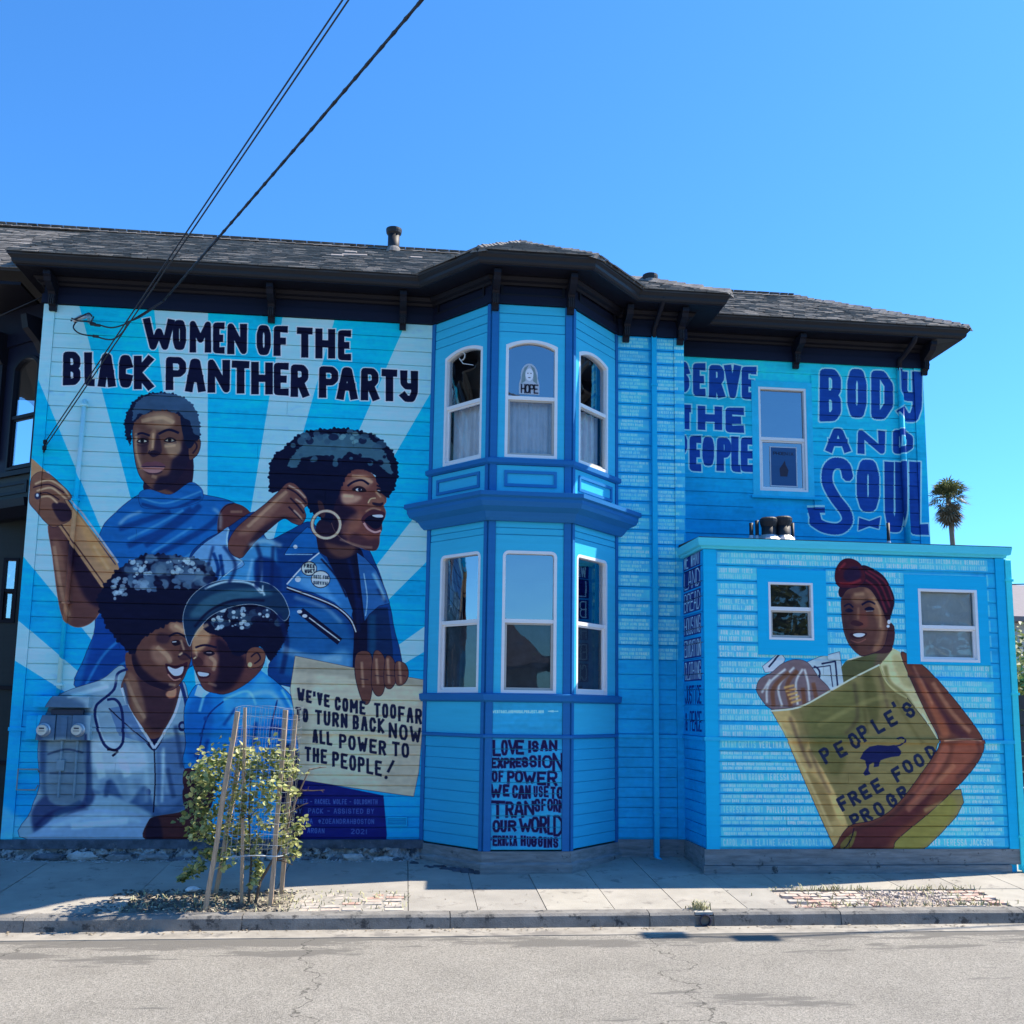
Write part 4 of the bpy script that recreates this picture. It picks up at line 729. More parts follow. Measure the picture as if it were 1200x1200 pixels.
# ------------------------------------------------------------------ ground, road, kerb, pavement
def G3(x, y, z): return (x, y, z)
ZR = ZK-.14
tag(MB().box(-400, 400, -400, 400, ZR-.4, ZR-.02).build('ground', mat('ground_soil', (.16, .145, .12), rough=1, var=.3, scale=.5)), kind='structure')
def road_mat():
    m = mat('asphalt', (.25, .233, .203), rough=.93, var=.10, scale=1.2, bump=.9, bscale=170, spec=.2); t = m.node_tree; L = t.links.new; p = t.nodes['Principled BSDF']
    src = p.inputs['Base Color'].links[0].from_socket; tc = nn(t, 'ShaderNodeTexCoord')
    sp = nn(t, 'ShaderNodeTexVoronoi', Scale=95.0); L(tc.outputs['Object'], sp.inputs['Vector']); r1 = nn(t, 'ShaderNodeMapRange'); L(sp.outputs['Color'], r1.inputs[0]); r1.inputs[3].default_value = .62; r1.inputs[4].default_value = 1.5
    a = nn(t, 'ShaderNodeMix', data_type='RGBA', blend_type='MULTIPLY'); a.inputs[0].default_value = 1; L(src, a.inputs[6]); L(r1.outputs[0], a.inputs[7])
    mp = nn(t, 'ShaderNodeMapping'); mp.inputs['Scale'].default_value = (.35, 1.6, 1); L(tc.outputs['Object'], mp.inputs[0])
    n = nn(t, 'ShaderNodeTexNoise', Scale=1.5, Detail=8.0, Roughness=.7); L(mp.outputs[0], n.inputs['Vector']); sx = nn(t, 'ShaderNodeSeparateXYZ'); L(tc.outputs['Object'], sx.inputs[0])
    g = nn(t, 'ShaderNodeMapRange'); L(sx.outputs[1], g.inputs[0]); g.inputs[1].default_value = -3.6; g.inputs[2].default_value = -3.05; g.inputs[3].default_value = .0; g.inputs[4].default_value = .17
    ad = nn(t, 'ShaderNodeMath', operation='ADD'); L(n.outputs[0], ad.inputs[0]); L(g.outputs[0], ad.inputs[1])
    r2 = nn(t, 'ShaderNodeMapRange'); L(ad.outputs[0], r2.inputs[0]); r2.inputs[1].default_value = .62; r2.inputs[2].default_value = .655
    b = nn(t, 'ShaderNodeMix', data_type='RGBA'); L(r2.outputs[0], b.inputs[0]); L(a.outputs[2], b.inputs[6]); b.inputs[7].default_value = (.165, .155, .138, 1)
    v = nn(t, 'ShaderNodeTexVoronoi', feature='DISTANCE_TO_EDGE', Scale=.23); n5 = nn(t, 'ShaderNodeTexNoise', Scale=3.0, Detail=6.0); L(tc.outputs['Object'], n5.inputs['Vector'])
    m5 = nn(t, 'ShaderNodeMix', data_type='RGBA', blend_type='LINEAR_LIGHT'); m5.inputs[0].default_value = .35; L(tc.outputs['Object'], m5.inputs[6]); L(n5.outputs['Color'], m5.inputs[7]); L(m5.outputs[2], v.inputs['Vector'])
    r3 = nn(t, 'ShaderNodeMapRange'); L(v.outputs[0], r3.inputs[0]); r3.inputs[1].default_value = .0008; r3.inputs[2].default_value = .0028; r3.inputs[3].default_value = .45; r3.inputs[4].default_value = 1
    c = nn(t, 'ShaderNodeMix', data_type='RGBA', blend_type='MULTIPLY'); c.inputs[0].default_value = 1; L(b.outputs[2], c.inputs[6]); L(r3.outputs[0], c.inputs[7]); L(c.outputs[2], p.inputs['Base Color']); return m
YG = KERB-.13-.30
tag(MB().box(-60, 60, -22, YG, ZR-.02, ZR+.012).build('road', road_mat()), kind='structure')
gut = tag(MB().box(-60, 60, YG, KERB-.1, ZR-.02, ZR+.018).build('gutter_strip', M_['gutterc']), kind='structure')
# pavement slabs
pav = MB(); pav.add([(-60, KERB, ZK-.06), (60, KERB, ZK-.06), (60, 0, SW(0)-.06), (-60, 0, SW(0)-.06)], [(0, 1, 2, 3)])
pavement = tag(pav.build('pavement', M_['conc']), kind='structure')
tag(MB().box(-60, 60, 0, 30, -.2, .07).build('yard', M_['soil']), kind='structure')
def slab(x0, x1, y0, y1, m, parent=pavement, g=.004, name='slab', dz=0):
    j = random.uniform(-.003, .003)+dz
    p = [(x0+g, y0+g), (x1-g, y0+g), (x1-g, y1-g), (x0+g, y1-g)]
    return MB().hexa([(a, b, SW(b)-.055) for a, b in p]+[(a, b, SW(b)+j) for a, b in p]).build(name, m, parent)
CM = [mat('slab_%s' % n, c, rough=.93, var=.13, scale=2.5, bump=.35, bscale=90, dirt=((.22, .20, .175), .57, 4.0)) for n, c in (('pale', (.36, .335, .285)), ('warm', (.34, .315, .27)), ('grey', (.31, .29, .255)))]
PITS = [(-2.62, -1.05, KERB+.06, -1.6), (4.0, 6.35, KERB+.06, -1.62)]
xs = list(np.arange(.1, 12, .68)); xs = list(np.arange(.1-1.36*7, 0, 1.36))+xs
for a, b in zip(xs[:-1], xs[1:]):
    segs = [(KERB+.05, 0)]
    for px0, px1, py0, py1 in PITS:
        if a < px1 and b > px0: segs = [(py1, 0)]
    for y0, y1 in segs: slab(a, b, y0, y1, random.choice(CM))
    for px0, px1, py0, py1 in PITS:
        if a < px1 and b > px0:
            if a < px0: slab(a, px0, KERB+.05, py1, random.choice(CM))
            if b > px1: slab(px1, b, KERB+.05, py1, random.choice(CM))
for a, b in ((-60, xs[0]), (xs[-1], 60)): slab(a, b, KERB+.05, 0, CM[0])
# kerb stones
x = -14.0
kerb = tag(MB().box(-60, 60, KERB-.10, KERB+.04, ZR-.05, ZK-.03).build('kerb', M_['kerb']), kind='structure')
kx = [-60, -14]+list(np.arange(-11.2, 13, 1.95))+[60]
HOLE = GR(829, 1074)[0]
for a, b in zip(kx[:-1], kx[1:]):
    parts = [(a, b)] if not a < HOLE < b else [(a, HOLE-.09), (HOLE+.09, b)]
    for s, e in parts:
        mb = MB(); pr = [(KERB-.125, ZR-.03), (KERB-.10, ZK-.02), (KERB-.075, ZK+.003), (KERB+.05, ZK+.012), (KERB+.05, ZR)]; n = max(1, int((e-s)/.4))
        for i in range(n+1):
            xx = s+.005+(e-s-.01)*i/n; j = random.uniform(-.006, .006); mb.v += [(xx, y+(j if k < 3 else 0), z+(j*.5 if k in (1, 2) else 0)) for k, (y, z) in enumerate(pr)]
        for i in range(n): mb.f += [(i*5+k, (i+1)*5+k, (i+1)*5+(k+1) % 5, i*5+(k+1) % 5) for k in range(5)]
        mb.f += [(4, 3, 2, 1, 0), tuple(n*5+k for k in range(5))]; mb.build('kerb_stone', M_['kerb'], kerb)
MB().box(HOLE-.09, HOLE+.09, KERB-.09, KERB+.05, ZK-.02, ZK+.006).build('kerb_stone', M_['conc'], kerb)
pipe = thing('drain_outlet', 'round dark drain pipe mouth cut through the kerb with dry grass over it', 'drain', (HOLE, KERB-.1, ZR))
mb = MB(); N = 16
for r, y in ((.062, -.03), (.05, -.035), (.048, .22)):
    for i in range(N): an = 2*math.pi*i/N; mb.v.append((HOLE+r*math.cos(an), KERB-.1+y, ZR+.075+r*math.sin(an)))
mb.f = [(j*N+i, j*N+(i+1) % N, (j+1)*N+(i+1) % N, (j+1)*N+i) for j in range(2) for i in range(N)]+[tuple(2*N+i for i in range(N))]
mb.build('pipe_mouth', M_['ink'], pipe)
def blades(name, pts, n, h, spread, m, parent=None, w=.006):
    mb = MB()
    for k in range(n):
        x, y = pts(); z = SW(y) if y > KERB else ZR; a = random.uniform(0, 6.28); hh = h*random.uniform(.4, 1.2); dx, dy = math.cos(a)*spread*random.random(), math.sin(a)*spread*random.random()
        px, py = -math.sin(a)*w, math.cos(a)*w
        mb.add([(x-px, y-py, z), (x+px, y+py, z), (x+dx*.5+px*.7, y+dy*.5+py*.7, z+hh*.7), (x+dx*.5-px*.7, y+dy*.5-py*.7, z+hh*.7), (x+dx, y+dy, z+hh*.9)], [(0, 1, 2, 3), (3, 2, 4)])
    return mb.build(name, m, parent)
blades('dry_tuft', lambda: (HOLE+random.gauss(-.01, .05), KERB+.0+random.uniform(-.04, .10)), 130, .09, .12, M_['grass'], pipe)
# tree pit and brick patches
def uneven(x0, x1, y0, y1, dz, name, m, amp=.02, step=.05, kind='structure'):
    nx, ny = int((x1-x0)/step), int((y1-y0)/step); mb = MB()
    for j in range(ny+1):
        for i in range(nx+1):
            x, y = x0+(x1-x0)*i/nx, y0+(y1-y0)*j/ny; e = min(i, j, nx-i, ny-j); mb.v.append((x, y, SW(y)+dz+(random.uniform(-amp, amp) if e else 0)))
    mb.f = [(j*(nx+1)+i, j*(nx+1)+i+1, (j+1)*(nx+1)+i+1, (j+1)*(nx+1)+i) for j in range(ny) for i in range(nx)]
    return tag(mb.build(name, m, smooth=True), kind=kind)
PX0, PX1, PY0, PY1 = PITS[0]
uneven(PX0+.005, PX1-.005, PY0, PY1-.005, -.012, 'tree_pit_soil', M_['soil'])
def clutter(name, label, n, box, size, m, cat='litter', kind='stuff', flat=.35, skip=None):
    mb = MB()
    for k in range(n):
        x, y = random.uniform(box[0], box[1]), random.uniform(box[2], box[3])
        if skip and skip(x, y): continue
        s = size*random.uniform(.4, 1.3); a = random.uniform(0, 3.14); z = (SW(y) if y > KERB-.1 else ZR+.018)+random.uniform(-.002, .008); c, d = math.cos(a)*s, math.sin(a)*s
        mb.add([(x+c, y+d, z+random.uniform(0, s*flat)), (x-d*.6, y+c*.6, z+random.uniform(0, s*flat)), (x-c, y-d, z), (x+d*.6, y-c*.6, z+random.uniform(0, s*flat)), (x, y, z+s*flat*1.2)], [(0, 1, 4), (1, 2, 4), (2, 3, 4), (3, 0, 4)])
    return tag(mb.build(name, m), label, cat, kind=kind)
clutter('bark_mulch', 'dark bark chips and dead leaves around the tree stakes', 700, (PX0-.25, PX1-.1, PY0+.0, PY1+.12), .024, M_['mulch'], 'mulch')
clutter('dead_leaves', 'pale dry leaves scattered over the tree pit', 200, (PX0-.1, PX1+.1, PY0, PY1+.1), .024, mat('dead_leaf', (.42, .36, .26), island=.4, bump=0), 'leaves')
clutter('gutter_leaves', 'dry leaves and grit gathered along the foot of the kerb', 420, (-6, 9, KERB-.26, KERB-.12), .016, mat('gutter_leaf', (.20, .16, .11), island=.6, bump=0), 'leaves')
clutter('pavement_grit', 'small dark crumbs and leaf bits strewn thinly on the pavement', 260, (-5.5, 8, KERB+.1, -.2), .012, mat('grit', (.14, .12, .10), island=.6, bump=0), 'debris')
w = thing('paper_scrap', 'crumpled white paper scrap on the pavement behind the tree stakes', 'litter', (*GR(225, 1045)[:2], SW(-1.8)))
x, y = GR(225, 1045)[:2]; mb = MB(); mb.lathe([(.02, 0), (.07, .01), (.075, .03), (.05, .045), (.01, .05)], (x, y, SW(y)), 9)
mb.v = [(a+random.uniform(-.012, .012), b+random.uniform(-.01, .01), c+random.uniform(-.006, .006)) for a, b, c in mb.v]; mb.build('wrapper', M_['white'], w)
bp_ = thing('brick_patch', 'small patch of worn reddish bricks beside the wooden tree stakes', 'bricks', (-.8, -2.4, SW(-2.4)), 'brick patches in the pavement')
MB().box(-1.05, .02, KERB+.06, -1.6, ZK-.1, ZK-.05).build('bedding', M_['soil'], bp_)
def brick(x, y, w, l, parent, m=None, ang=0, dz=.006):
    c, s = math.cos(ang), math.sin(ang); g = .006; z = SW(y)+dz+random.uniform(-.004, .006); P = []
    t1, t2 = random.uniform(-.01, .01), random.uniform(-.01, .01)
    for zz, ins in ((z-.05, 0), (z, .004)):
        for a, b in ((-1, -1), (1, -1), (1, 1), (-1, 1)):
            u, v = a*(w/2-g-ins), b*(l/2-g-ins); P.append((x+u*c-v*s, y+u*s+v*c, zz+(u*t1*3+v*t2*3 if ins else 0)+.073*(u*s+v*c)))
    return MB().hexa(P).build('brick', m or M_['brick'], parent)
BM_ = [M_['brick'], mat('paver_brick_pale', (.47, .38, .32), rough=.9, var=.25, scale=12, dirt=((.45, .42, .36), .5, 14.0)), mat('paver_brick_grey', (.40, .36, .32), rough=.9, var=.25, scale=12)]
yy = KERB+.12
while yy < -1.66:
    xx = -1.0+random.uniform(0, .05)
    while xx < -.02:
        if random.random() < .86: brick(xx+.1, yy, .2, .1, bp_, random.choice(BM_))
        xx += .205
    yy += .105
b2 = thing('brick_patch', 'long sunken patch of red and grey bricks with gravel in its middle', 'bricks', (5.1, -2.4, SW(-2.4)), 'brick patches in the pavement')
px0, px1, py0, py1 = PITS[1]
uneven(px0+.005, px1-.005, py0, py1-.005, -.02, 'patch_gravel', mat('gravel_bed', (.38, .33, .28), rough=1, var=.5, scale=40, bump=1, bscale=90), amp=.008)
yy = py0+.06; r = 0
while yy < py1-.04:
    xx = px0+.02+(.1 if r % 2 else 0)
    while xx < px1-.12:
        cx = xx+.1; mid = 4.95 < cx < 5.75 and yy < -1.8
        edge = (cx-px0) < (yy-py0)*-.2
        if not mid and random.random() < .93: brick(cx, yy, .2, .1, b2, random.choice(BM_), random.uniform(-.04, .04))
        elif mid and random.random() < .12: brick(cx, yy, .2, .1, b2, random.choice(BM_), random.uniform(-1, 1), 0)
        xx += .205
    yy += .105; r += 1
clutter('gravel', 'loose pinkish gravel in the middle of the long brick patch', 500, (4.9, 5.85, py0+.03, py1-.1), .018, mat('pebble', (.42, .34, .29), island=.5, bump=0), 'gravel', flat=.8)
tag(blades('dry_grass', lambda: (random.choice((random.gauss(4.6, .25), random.gauss(5.85, .25), random.uniform(4, 6.3))), random.choice((py1-.03, py0+.05, random.uniform(py0, py1)))), 420, .07, .10, M_['grass']), 'thin dry grass sprouting along the edges of the long brick patch', 'grass', kind='stuff')
tag(blades('dry_grass', lambda: (random.uniform(PX0, .1), random.uniform(PY0, PY1)), 360, .05, .08, M_['grass']), 'sparse dry grass in the tree pit and between the bricks beside it', 'grass', kind='stuff')
# ------------------------------------------------------------------ the house
house = thing('house', 'two storey house with dark eaves and a bright blue mural over its clapboard side', 'house', (0, 3, .1))
zf = lambda y: WY(620, y, -.8)[2]
FREAR2 = FREAR
DT = (FM.uz(765, 600)[0]-.045, FM.uz(765, 600)[0]+.045)
ZS = 7.22                                      # soffit at the wall
w1 = holed(FM, rect(0, 4.82, .3, ZS), [], 0, -.14, 'wall', c1.mat, house, canv_uv(c1))
w2 = holed(FM, rect(7.23, 8.13, .3, ZS), [], 0, -.14, 'wall', c2.mat, house, canv_uv(c2))
up = [ZBELT+.02+(ZTOP-ZBELT-.02)*i/NB for i in range(NB+1)]; lo = [ZBOT+(ZBELT-.02-ZBOT)*i/10 for i in range(11)]
LC = .115                                      # left corner board
boards(FM, LC, 4.80, up, w1, None, c1); boards(FM, LC, 4.80, lo, w1, None, c1)
boards(FM, 7.25, 8.0, up, w2, None, c2); boards(FM, 7.25, 8.0, lo, w2, None, c2)
MB().fbox(FM, -.02, LC-.004, ZBOT-.01, ZTOP, 0, .034).build('corner_board', c1.mat, house, uvf=canv_uv(c1))
MB().fbox(FM, 8.004, 8.135, ZBOT-.01, ZTOP, 0, .034).build('corner_board', c2.mat, house, uvf=canv_uv(c2))
MB().fbox(FM, -.03, 4.80, ZBELT-.02, ZBELT+.022, 0, .045).build('belt_moulding', c1.mat, house, uvf=canv_uv(c1))
MB().fbox(FM, 7.25, 8.14, ZBELT-.02, ZBELT+.022, 0, .045).build('belt_moulding', c2.mat, house, uvf=canv_uv(c2))
# bay window, three faces
bayz = dict(top=ZTOP, s1=zf(538), p0=zf(546), p1=zf(578), c0=zf(612), c1=zf(580), s2=zf(814), s2b=zf(823), belt=ZBELT, bot=zf(996))
PATH = [FA.a, FB.a, FC.a, FC.P(FC.w, 0)[:2]]
WIN = {}
def px(fr, xa, xb, yt, yb, xm=None):
    xm = xm or (xa+xb)/2; return fr.uz(xa, (yt+yb)/2)[0], fr.uz(xb, (yt+yb)/2)[0], fr.uz(xm, yb)[1], fr.uz(xm, yt)[1]
for fi, fr in enumerate((FA, FB, FC)):
    U = {0: px(fr, 522, 566, 403, 543), 1: px(fr, 592, 653, 399, 537), 2: px(fr, 677, 711, 407, 551)}[fi]
    V = {0: px(fr, 516, 563, 647, 812), 1: px(fr, 588, 652, 645, 811), 2: px(fr, 674, 710, 650, 812)}[fi]
    zu0, zu1 = bayz['s1']+.01, WIN.get('zu1', zf(399)); WIN['zu1'] = zu1 = zf(399); zl0, zl1 = bayz['s2']+.015, zf(646)
    holesU = opening(U[0], U[1], zu0, zu1, rise=.075); holesL = opening(V[0], V[1], zl0, zl1, rad=.07)
    wb = holed(fr, rect(0, fr.w, bayz['bot'], ZS), [opening(U[0]-.01, U[1]+.01, zu0-.01, zu1+.01), opening(V[0]-.01, V[1]+.01, zl0-.01, zl1+.01)], 0, -.10, 'wall', M_['bay'], house)
    t0, t1 = (.06, .05) if fi == 0 else (.085, .085) if fi == 1 else (.05, .06)
    a0, a1 = t0+.003, fr.w-t1-.003
    # head boards, casing, sill panel of the upper storey
    zb = zf(391); boards(fr, a0, a1, [zb+(ZTOP-zb)*i/3 for i in range(4)], wb, M_['bay2'], t=.016)
    o = holed(fr, rect(a0, a1, bayz['s1'], zb), [holesU], .018, 0, 'casing', M_['bay2'], house)
    MB().fbox(fr, a0, a1, bayz['c1']+.02, bayz['p0']-.005, 0, .016).build('panel', M_['bay2'], house)
    ring(fr, rect(a0+.09, a1-.09, bayz['p1']+.07, bayz['p0']-.07), rect(a0+.125, a1-.125, bayz['p1']+.105, bayz['p0']-.105), .016, .034, 'panel_moulding', M_['trim2'], house)
    zb = zf(628); zt = bayz['c0']; boards(fr, a0, a1, [zb, zb+(zt-zb)/2, zt], wb, M_['bay2'], t=.016)
    holed(fr, rect(a0, a1, bayz['s2'], zb), [holesL], .018, 0, 'casing', M_['bay2'], house)
    MB().fbox(fr, a0, a1, ZBELT+.025, bayz['s2b']-.003, 0, .016).build('panel', c6.mat if fi == 1 else M_['bay2'], house, uvf=canv_uv(c6) if fi == 1 else None)
    ls = [bayz['bot']+(ZBELT-.022-bayz['bot'])*i/10 for i in range(11)]
    boards(fr, a0, a1, ls, wb, M_['bay'], c6 if fi == 1 else None, t=.016, gap=.008)
    for s, e in ((0.0, t0), (fr.w-t1, fr.w)):
        MB().fbox(fr, s+.001, e-.001, bayz['bot']-.012, bayz['c0'], 0, .03).build('corner_board', M_['trim'], house); MB().fbox(fr, s+.001, e-.001, bayz['c1'], ZTOP, 0, .03).build('corner_board', M_['trim'], house)
    zr1, zr2 = zf(467), zf(728)
    up_, lw_ = (('glass', 'glass2'), ('glass', 'glass2'), ('glass', 'glass2'))[fi]
    f1 = window(fr, U[0], U[1], zu0, zu1, zr1, house, rise=.075, curtain='half', up='glass', low='glass2', lowframe='white' if fi == 0 else 'grey', label=('arched sash window with a white curtain, upper left face of the bay', 'arched sash window with a portrait decal, upper front of the bay', 'arched sash window reflecting the roof, upper right face of the bay')[fi])
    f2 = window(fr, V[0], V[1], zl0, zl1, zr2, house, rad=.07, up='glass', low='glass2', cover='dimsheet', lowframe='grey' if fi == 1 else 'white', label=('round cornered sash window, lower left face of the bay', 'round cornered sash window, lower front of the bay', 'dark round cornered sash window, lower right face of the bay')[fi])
    WIN[fi] = (U, V, zu0, zu1, zr1)
sweep(PATH, [(0, bayz['s1']), (.03, bayz['s1']), (.06, bayz['s1']-.015), (.06, bayz['p0']+.02), (.035, bayz['p0']), (0, bayz['p0'])], 'sill_band', M_['trim'], house)
sweep(PATH, [(.018, bayz['p1']+.002), (.03, bayz['p1']+.002), (.03, bayz['c1']+.02), (.018, bayz['c1']+.02)][::-1], 'lower_rail', M_['trim2'], house)
c0, c1z = bayz['c0'], bayz['c1']; hh = c1z-c0
sweep(PATH, [(0, c0), (.06, c0), (.09, c0+hh*.12), (.12, c0+hh*.3), (.20, c0+hh*.45), (.225, c0+hh*.62), (.225, c0+hh*.74), (.255, c0+hh*.8), (.255, c0+hh*.95), (.05, c1z+.03), (0, c1z+.03)], 'cornice', M_['trim'], house)
sweep(PATH, [(0, bayz['s2b']), (.035, bayz['s2b']), (.06, bayz['s2b']+.02), (.065, bayz['s2']), (.02, bayz['s2']+.012), (0, bayz['s2']+.012)], 'sill_band', M_['trim'], house)
sweep(PATH, [(0, ZBELT-.02), (.03, ZBELT-.02), (.045, ZBELT-.012), (.045, ZBELT+.015), (.03, ZBELT+.023), (0, ZBELT+.023)], 'belt_moulding', M_['trim'], house)
sweep(PATH, [(0, -.05), (.04, -.05), (.04, bayz['bot']-.014), (0, bayz['bot']-.014)], 'foundation', M_['foot'], house)
sweep(PATH, [(.04, -.05), (.075, -.05), (.07, .20), (.04, .22)], 'foundation_board', M_['foot'], house)
# decals and flyers behind the glass
U, V, zu0, zu1, zr1 = WIN[1]
d = thing('window_decal', 'white portrait cutout with the word HOPE in the upper bay window', 'decal', FB.P(U[0]+.3, 5.8))
u0, zz = FB.uz(608, 461); u1, z1_ = FB.uz(633, 426); uc = (u0+u1)/2
def poly(fr, pts, n, name, m, parent, thick=.003):
    mb = MB(); k = len(pts); mb.add([fr.P(u, z, n) for u, z in pts]+[fr.P(u, z, n-thick) for u, z in pts], [tuple(range(k)), tuple(range(k, 2*k))[::-1]]+[(i, k+i, k+(i+1) % k, (i+1) % k) for i in range(k)]); return mb.build(name, m, parent)
H_ = z1_-zz
def arc(cx, cz, rx, rz, a0=0, a1=360, n=22): return [(cx+rx*math.cos(math.radians(a0+(a1-a0)*i/n)), cz+rz*math.sin(math.radians(a0+(a1-a0)*i/n))) for i in range(n+(0 if a1-a0 >= 360 else 1))]
poly(FB, [(uc-.125, zz), (uc+.125, zz), (uc+.125, zz+.13)]+arc(uc, zz+H_*.60, .105, H_*.40, -10, 190)+[(uc-.125, zz+.13)], -.022, 'cutout', M_['paper'], d)
for sx in (-1, 1): poly(FB, [(uc+sx*.045, zz+.13), (uc+sx*.098, zz+.13), (uc+sx*.09, zz+H_*.62), (uc+sx*.06, zz+H_*.86), (uc+sx*.01, zz+H_*.95), (uc+sx*.052, zz+H_*.72)], -.019, 'hair_lock', M_['meter'], d)
poly(FB, arc(uc, zz+H_*.64, .05, H_*.20), -.018, 'face', M_['curtain'], d); poly(FB, [(uc-.10, zz+.13), (uc+.10, zz+.13), (uc+.03, zz+H_*.46), (uc-.03, zz+H_*.46)], -.0185, 'shoulders', M_['paper'], d)
for sx in (-1, 1): poly(FB, arc(uc+sx*.019, zz+H_*.68, .009, .006, n=8), -.0165, 'eye', M_['ink'], d)
poly(FB, arc(uc, zz+H_*.54, .018, .006, n=8), -.0165, 'mouth', M_['ink'], d)
def ptext(fr, st, u0, u1, z0, z1, n, w, m, parent, name='lettering'):
    mb = MB(); cw = (u1-u0)/len(st)
    for k, ch in enumerate(st):
        for pl in FONT.get(ch, []):
            P = [np.array([u0+cw*(k+.1+g[0]*.8), z0+(z1-z0)*g[1]]) for g in pl]
            for q in strokepolys(P, w): kk = len(q); mb.add([fr.P(a, b, n) for a, b in q], [tuple(range(kk))])
    return mb.build(name, m, parent)
ptext(FB, 'HOPE', uc-.10, uc+.11, zz+.02, zz+.12, -.0175, .017, M_['ink'], d)
t = thing('ribbon_sticker', 'thin white looped ribbon sticker in the upper left bay window', 'sticker', FA.P(.3, 6.3))
uR, zR = FA.uz(540, 417); a = np.linspace(0, 2*math.pi, 22)
MB().tube([FA.P(uR+(.05 if k < 16 else 0)*math.sin(a[k]), zR+.10*math.cos(a[k])*.5, -.022) for k in range(16)], .005, 5).tube([FA.P(uR-.03, zR-.04, -.022), FA.P(uR+.02, zR-.10, -.022), FA.P(uR+.2, zR-.16, -.022)], .004, 5).build('ribbon', M_['white'], t)
# rear wall set back beyond the corner
RW = FREAR; oR = (*px(RW, 889, 945, 455, 576),)
oR = (oR[0], oR[1], oR[2], oR[3]); cas = px(RW, 881, 952, 448, 582)
w3 = holed(RW, rect(0, RW.w, 3.7, ZS), [rect(oR[0]-.01, oR[1]+.01, oR[2]-.01, oR[3]+.01)], 0, -.14, 'wall', c3.mat, house, canv_uv(c3))
z3 = [ZTOP+.03-(.195*i) for i in range(16)][::-1]
boards(RW, .0, RW.w-.11, z3, w3, None, c3, holes=[cas])
MB().fbox(RW, RW.w-.105, RW.w+.03, 3.95, ZTOP+.03, 0, .034).build('corner_board', c3.mat, house, uvf=canv_uv(c3))
holed(RW, rect(*cas), [rect(*oR)], .024, 0, 'casing', mat('rear_casing', alb((16, 166, 230)), rough=.5), house)
MB().fbox(RW, cas[0]-.03, cas[1]+.1, cas[2]-.035, cas[2]-.003, 0, .05).build('sill', M_['cyan'], house)
window(RW, *oR, RW.uz(917, 515)[1], house, up='glass', low='glass', label='sash window with a printed flyer on its lower pane, rear wall', fw=.03)
fl = thing('flyer', 'dark printed flyer with a black emblem taped inside the rear sash window', 'poster', RW.P(1.2, 5))
q = px(RW, 903, 935, 523, 570); poly(RW, rect(*q), -.024, 'sheet', paint('flyer_paper', (40, 76, 136)), fl)
ring(RW, rect(*q), rect(q[0]+.015, q[1]-.015, q[2]+.015, q[3]-.015), -.0235, -.021, 'margin', M_['paper'], fl)
uc_, zc_ = (q[0]+q[1])/2, (q[2]+q[3])/2
poly(RW, [(uc_-.05, zc_-.14), (uc_+.05, zc_-.14), (uc_+.07, zc_-.05), (uc_+.03, zc_+.03), (uc_+.02, zc_+.09), (uc_-.01, zc_+.04), (uc_-.06, zc_-.03)], -.0225, 'emblem', M_['ink'], fl)
ptext(RW, 'PHOENIX', q[0]+.05, q[1]-.05, q[3]-.12, q[3]-.08, -.0225, .008, M_['ink'], fl)
# dark frieze, crown, soffit, gutter round the whole eave
EP = [(-4.57, .9), (-4.57, 0), tuple(FA.a), tuple(FB.a), tuple(FC.a), tuple(FC.P(FC.w, 0)[:2]), (3.565, 0), (3.565, .65), (7.24, .65), (7.24, 5)]
EG = [(-4.39, .9), (-4.39, 0)]+EP[2:]
for i, (a_, b_, n_) in enumerate(((6.868, 6.99, .05), (6.994, 7.09, .03), (7.094, 7.20, .03))): sweep(EP, [(0, a_), (n_, a_), (n_-.004, b_), (0, b_)], 'frieze_board', M_['dark2'], house, endx=False)
sweep(EP, [(.03, 7.10), (.05, 7.10), (.07, 7.125), (.11, 7.14), (.14, 7.175), (.14, 7.19), (.03, 7.2)], 'crown_moulding', M_['dark'], house, endx=False)
sweep(EG, [(.0, 7.20), (.42, 7.175), (.42, 7.20), (.0, 7.235)], 'soffit', M_['dark'], house, endx=False)
sweep(EG, [(.385, 7.185), (.41, 7.18), (.425, 7.19), (.445, 7.195), (.46, 7.215), (.465, 7.25), (.495, 7.28), (.505, 7.325), (.495, 7.335), (.47, 7.30), (.42, 7.30), (.385, 7.31)], 'gutter', M_['gut'], house, endx=False)
def bracket(fr, u, parent=house, w=.085, h=.40, d=.36, top=7.165):
    zt = top; prof = [(0.03, zt), (d, zt), (d, zt-.05), (d-.03, zt-.07), (d-.05, zt-.12), (d-.13, zt-.16), (.16, zt-.19), (.13, zt-.23), (.14, zt-.27), (.12, zt-.32), (.08, zt-.35), (.07, zt-h), (.03, zt-h)]
    k = len(prof); mb = MB(); mb.add([fr.P(u+s*w/2, z, n) for s in (-1, 1) for n, z in prof], [tuple(range(k)), tuple(range(k, 2*k))[::-1]]+[(i, k+i, k+(i+1) % k, (i+1) % k) for i in range(k)])
    o = mb.build('bracket', M_['dark'], parent)
    for s in (-.5, 0, .5): MB().fbox(fr, u+s*w*.55-.006, u+s*w*.55+.006, zt-.34, zt-.22, .12, .150).build('flute', M_['gut'], o)
    return o
for x in (65, 320, 473): bracket(FM, FM.uz(x, 350)[0])
bracket(FM, FM.uz(797, 380)[0]-.02); bracket(FM, FM.uz(735, 380)[0]-.03)
bracket(FB, .03); bracket(FB, FB.w-.03)
for x in (930, 1079): bracket(FREAR, FREAR.uz(x, 400)[0])
for fr in (FA, FB, FC): ring(fr, rect(.10, fr.w-.10, 6.97, 7.12), rect(.13, fr.w-.13, 6.995, 7.10), .03, .05, 'frieze_panel', M_['dark'], house)
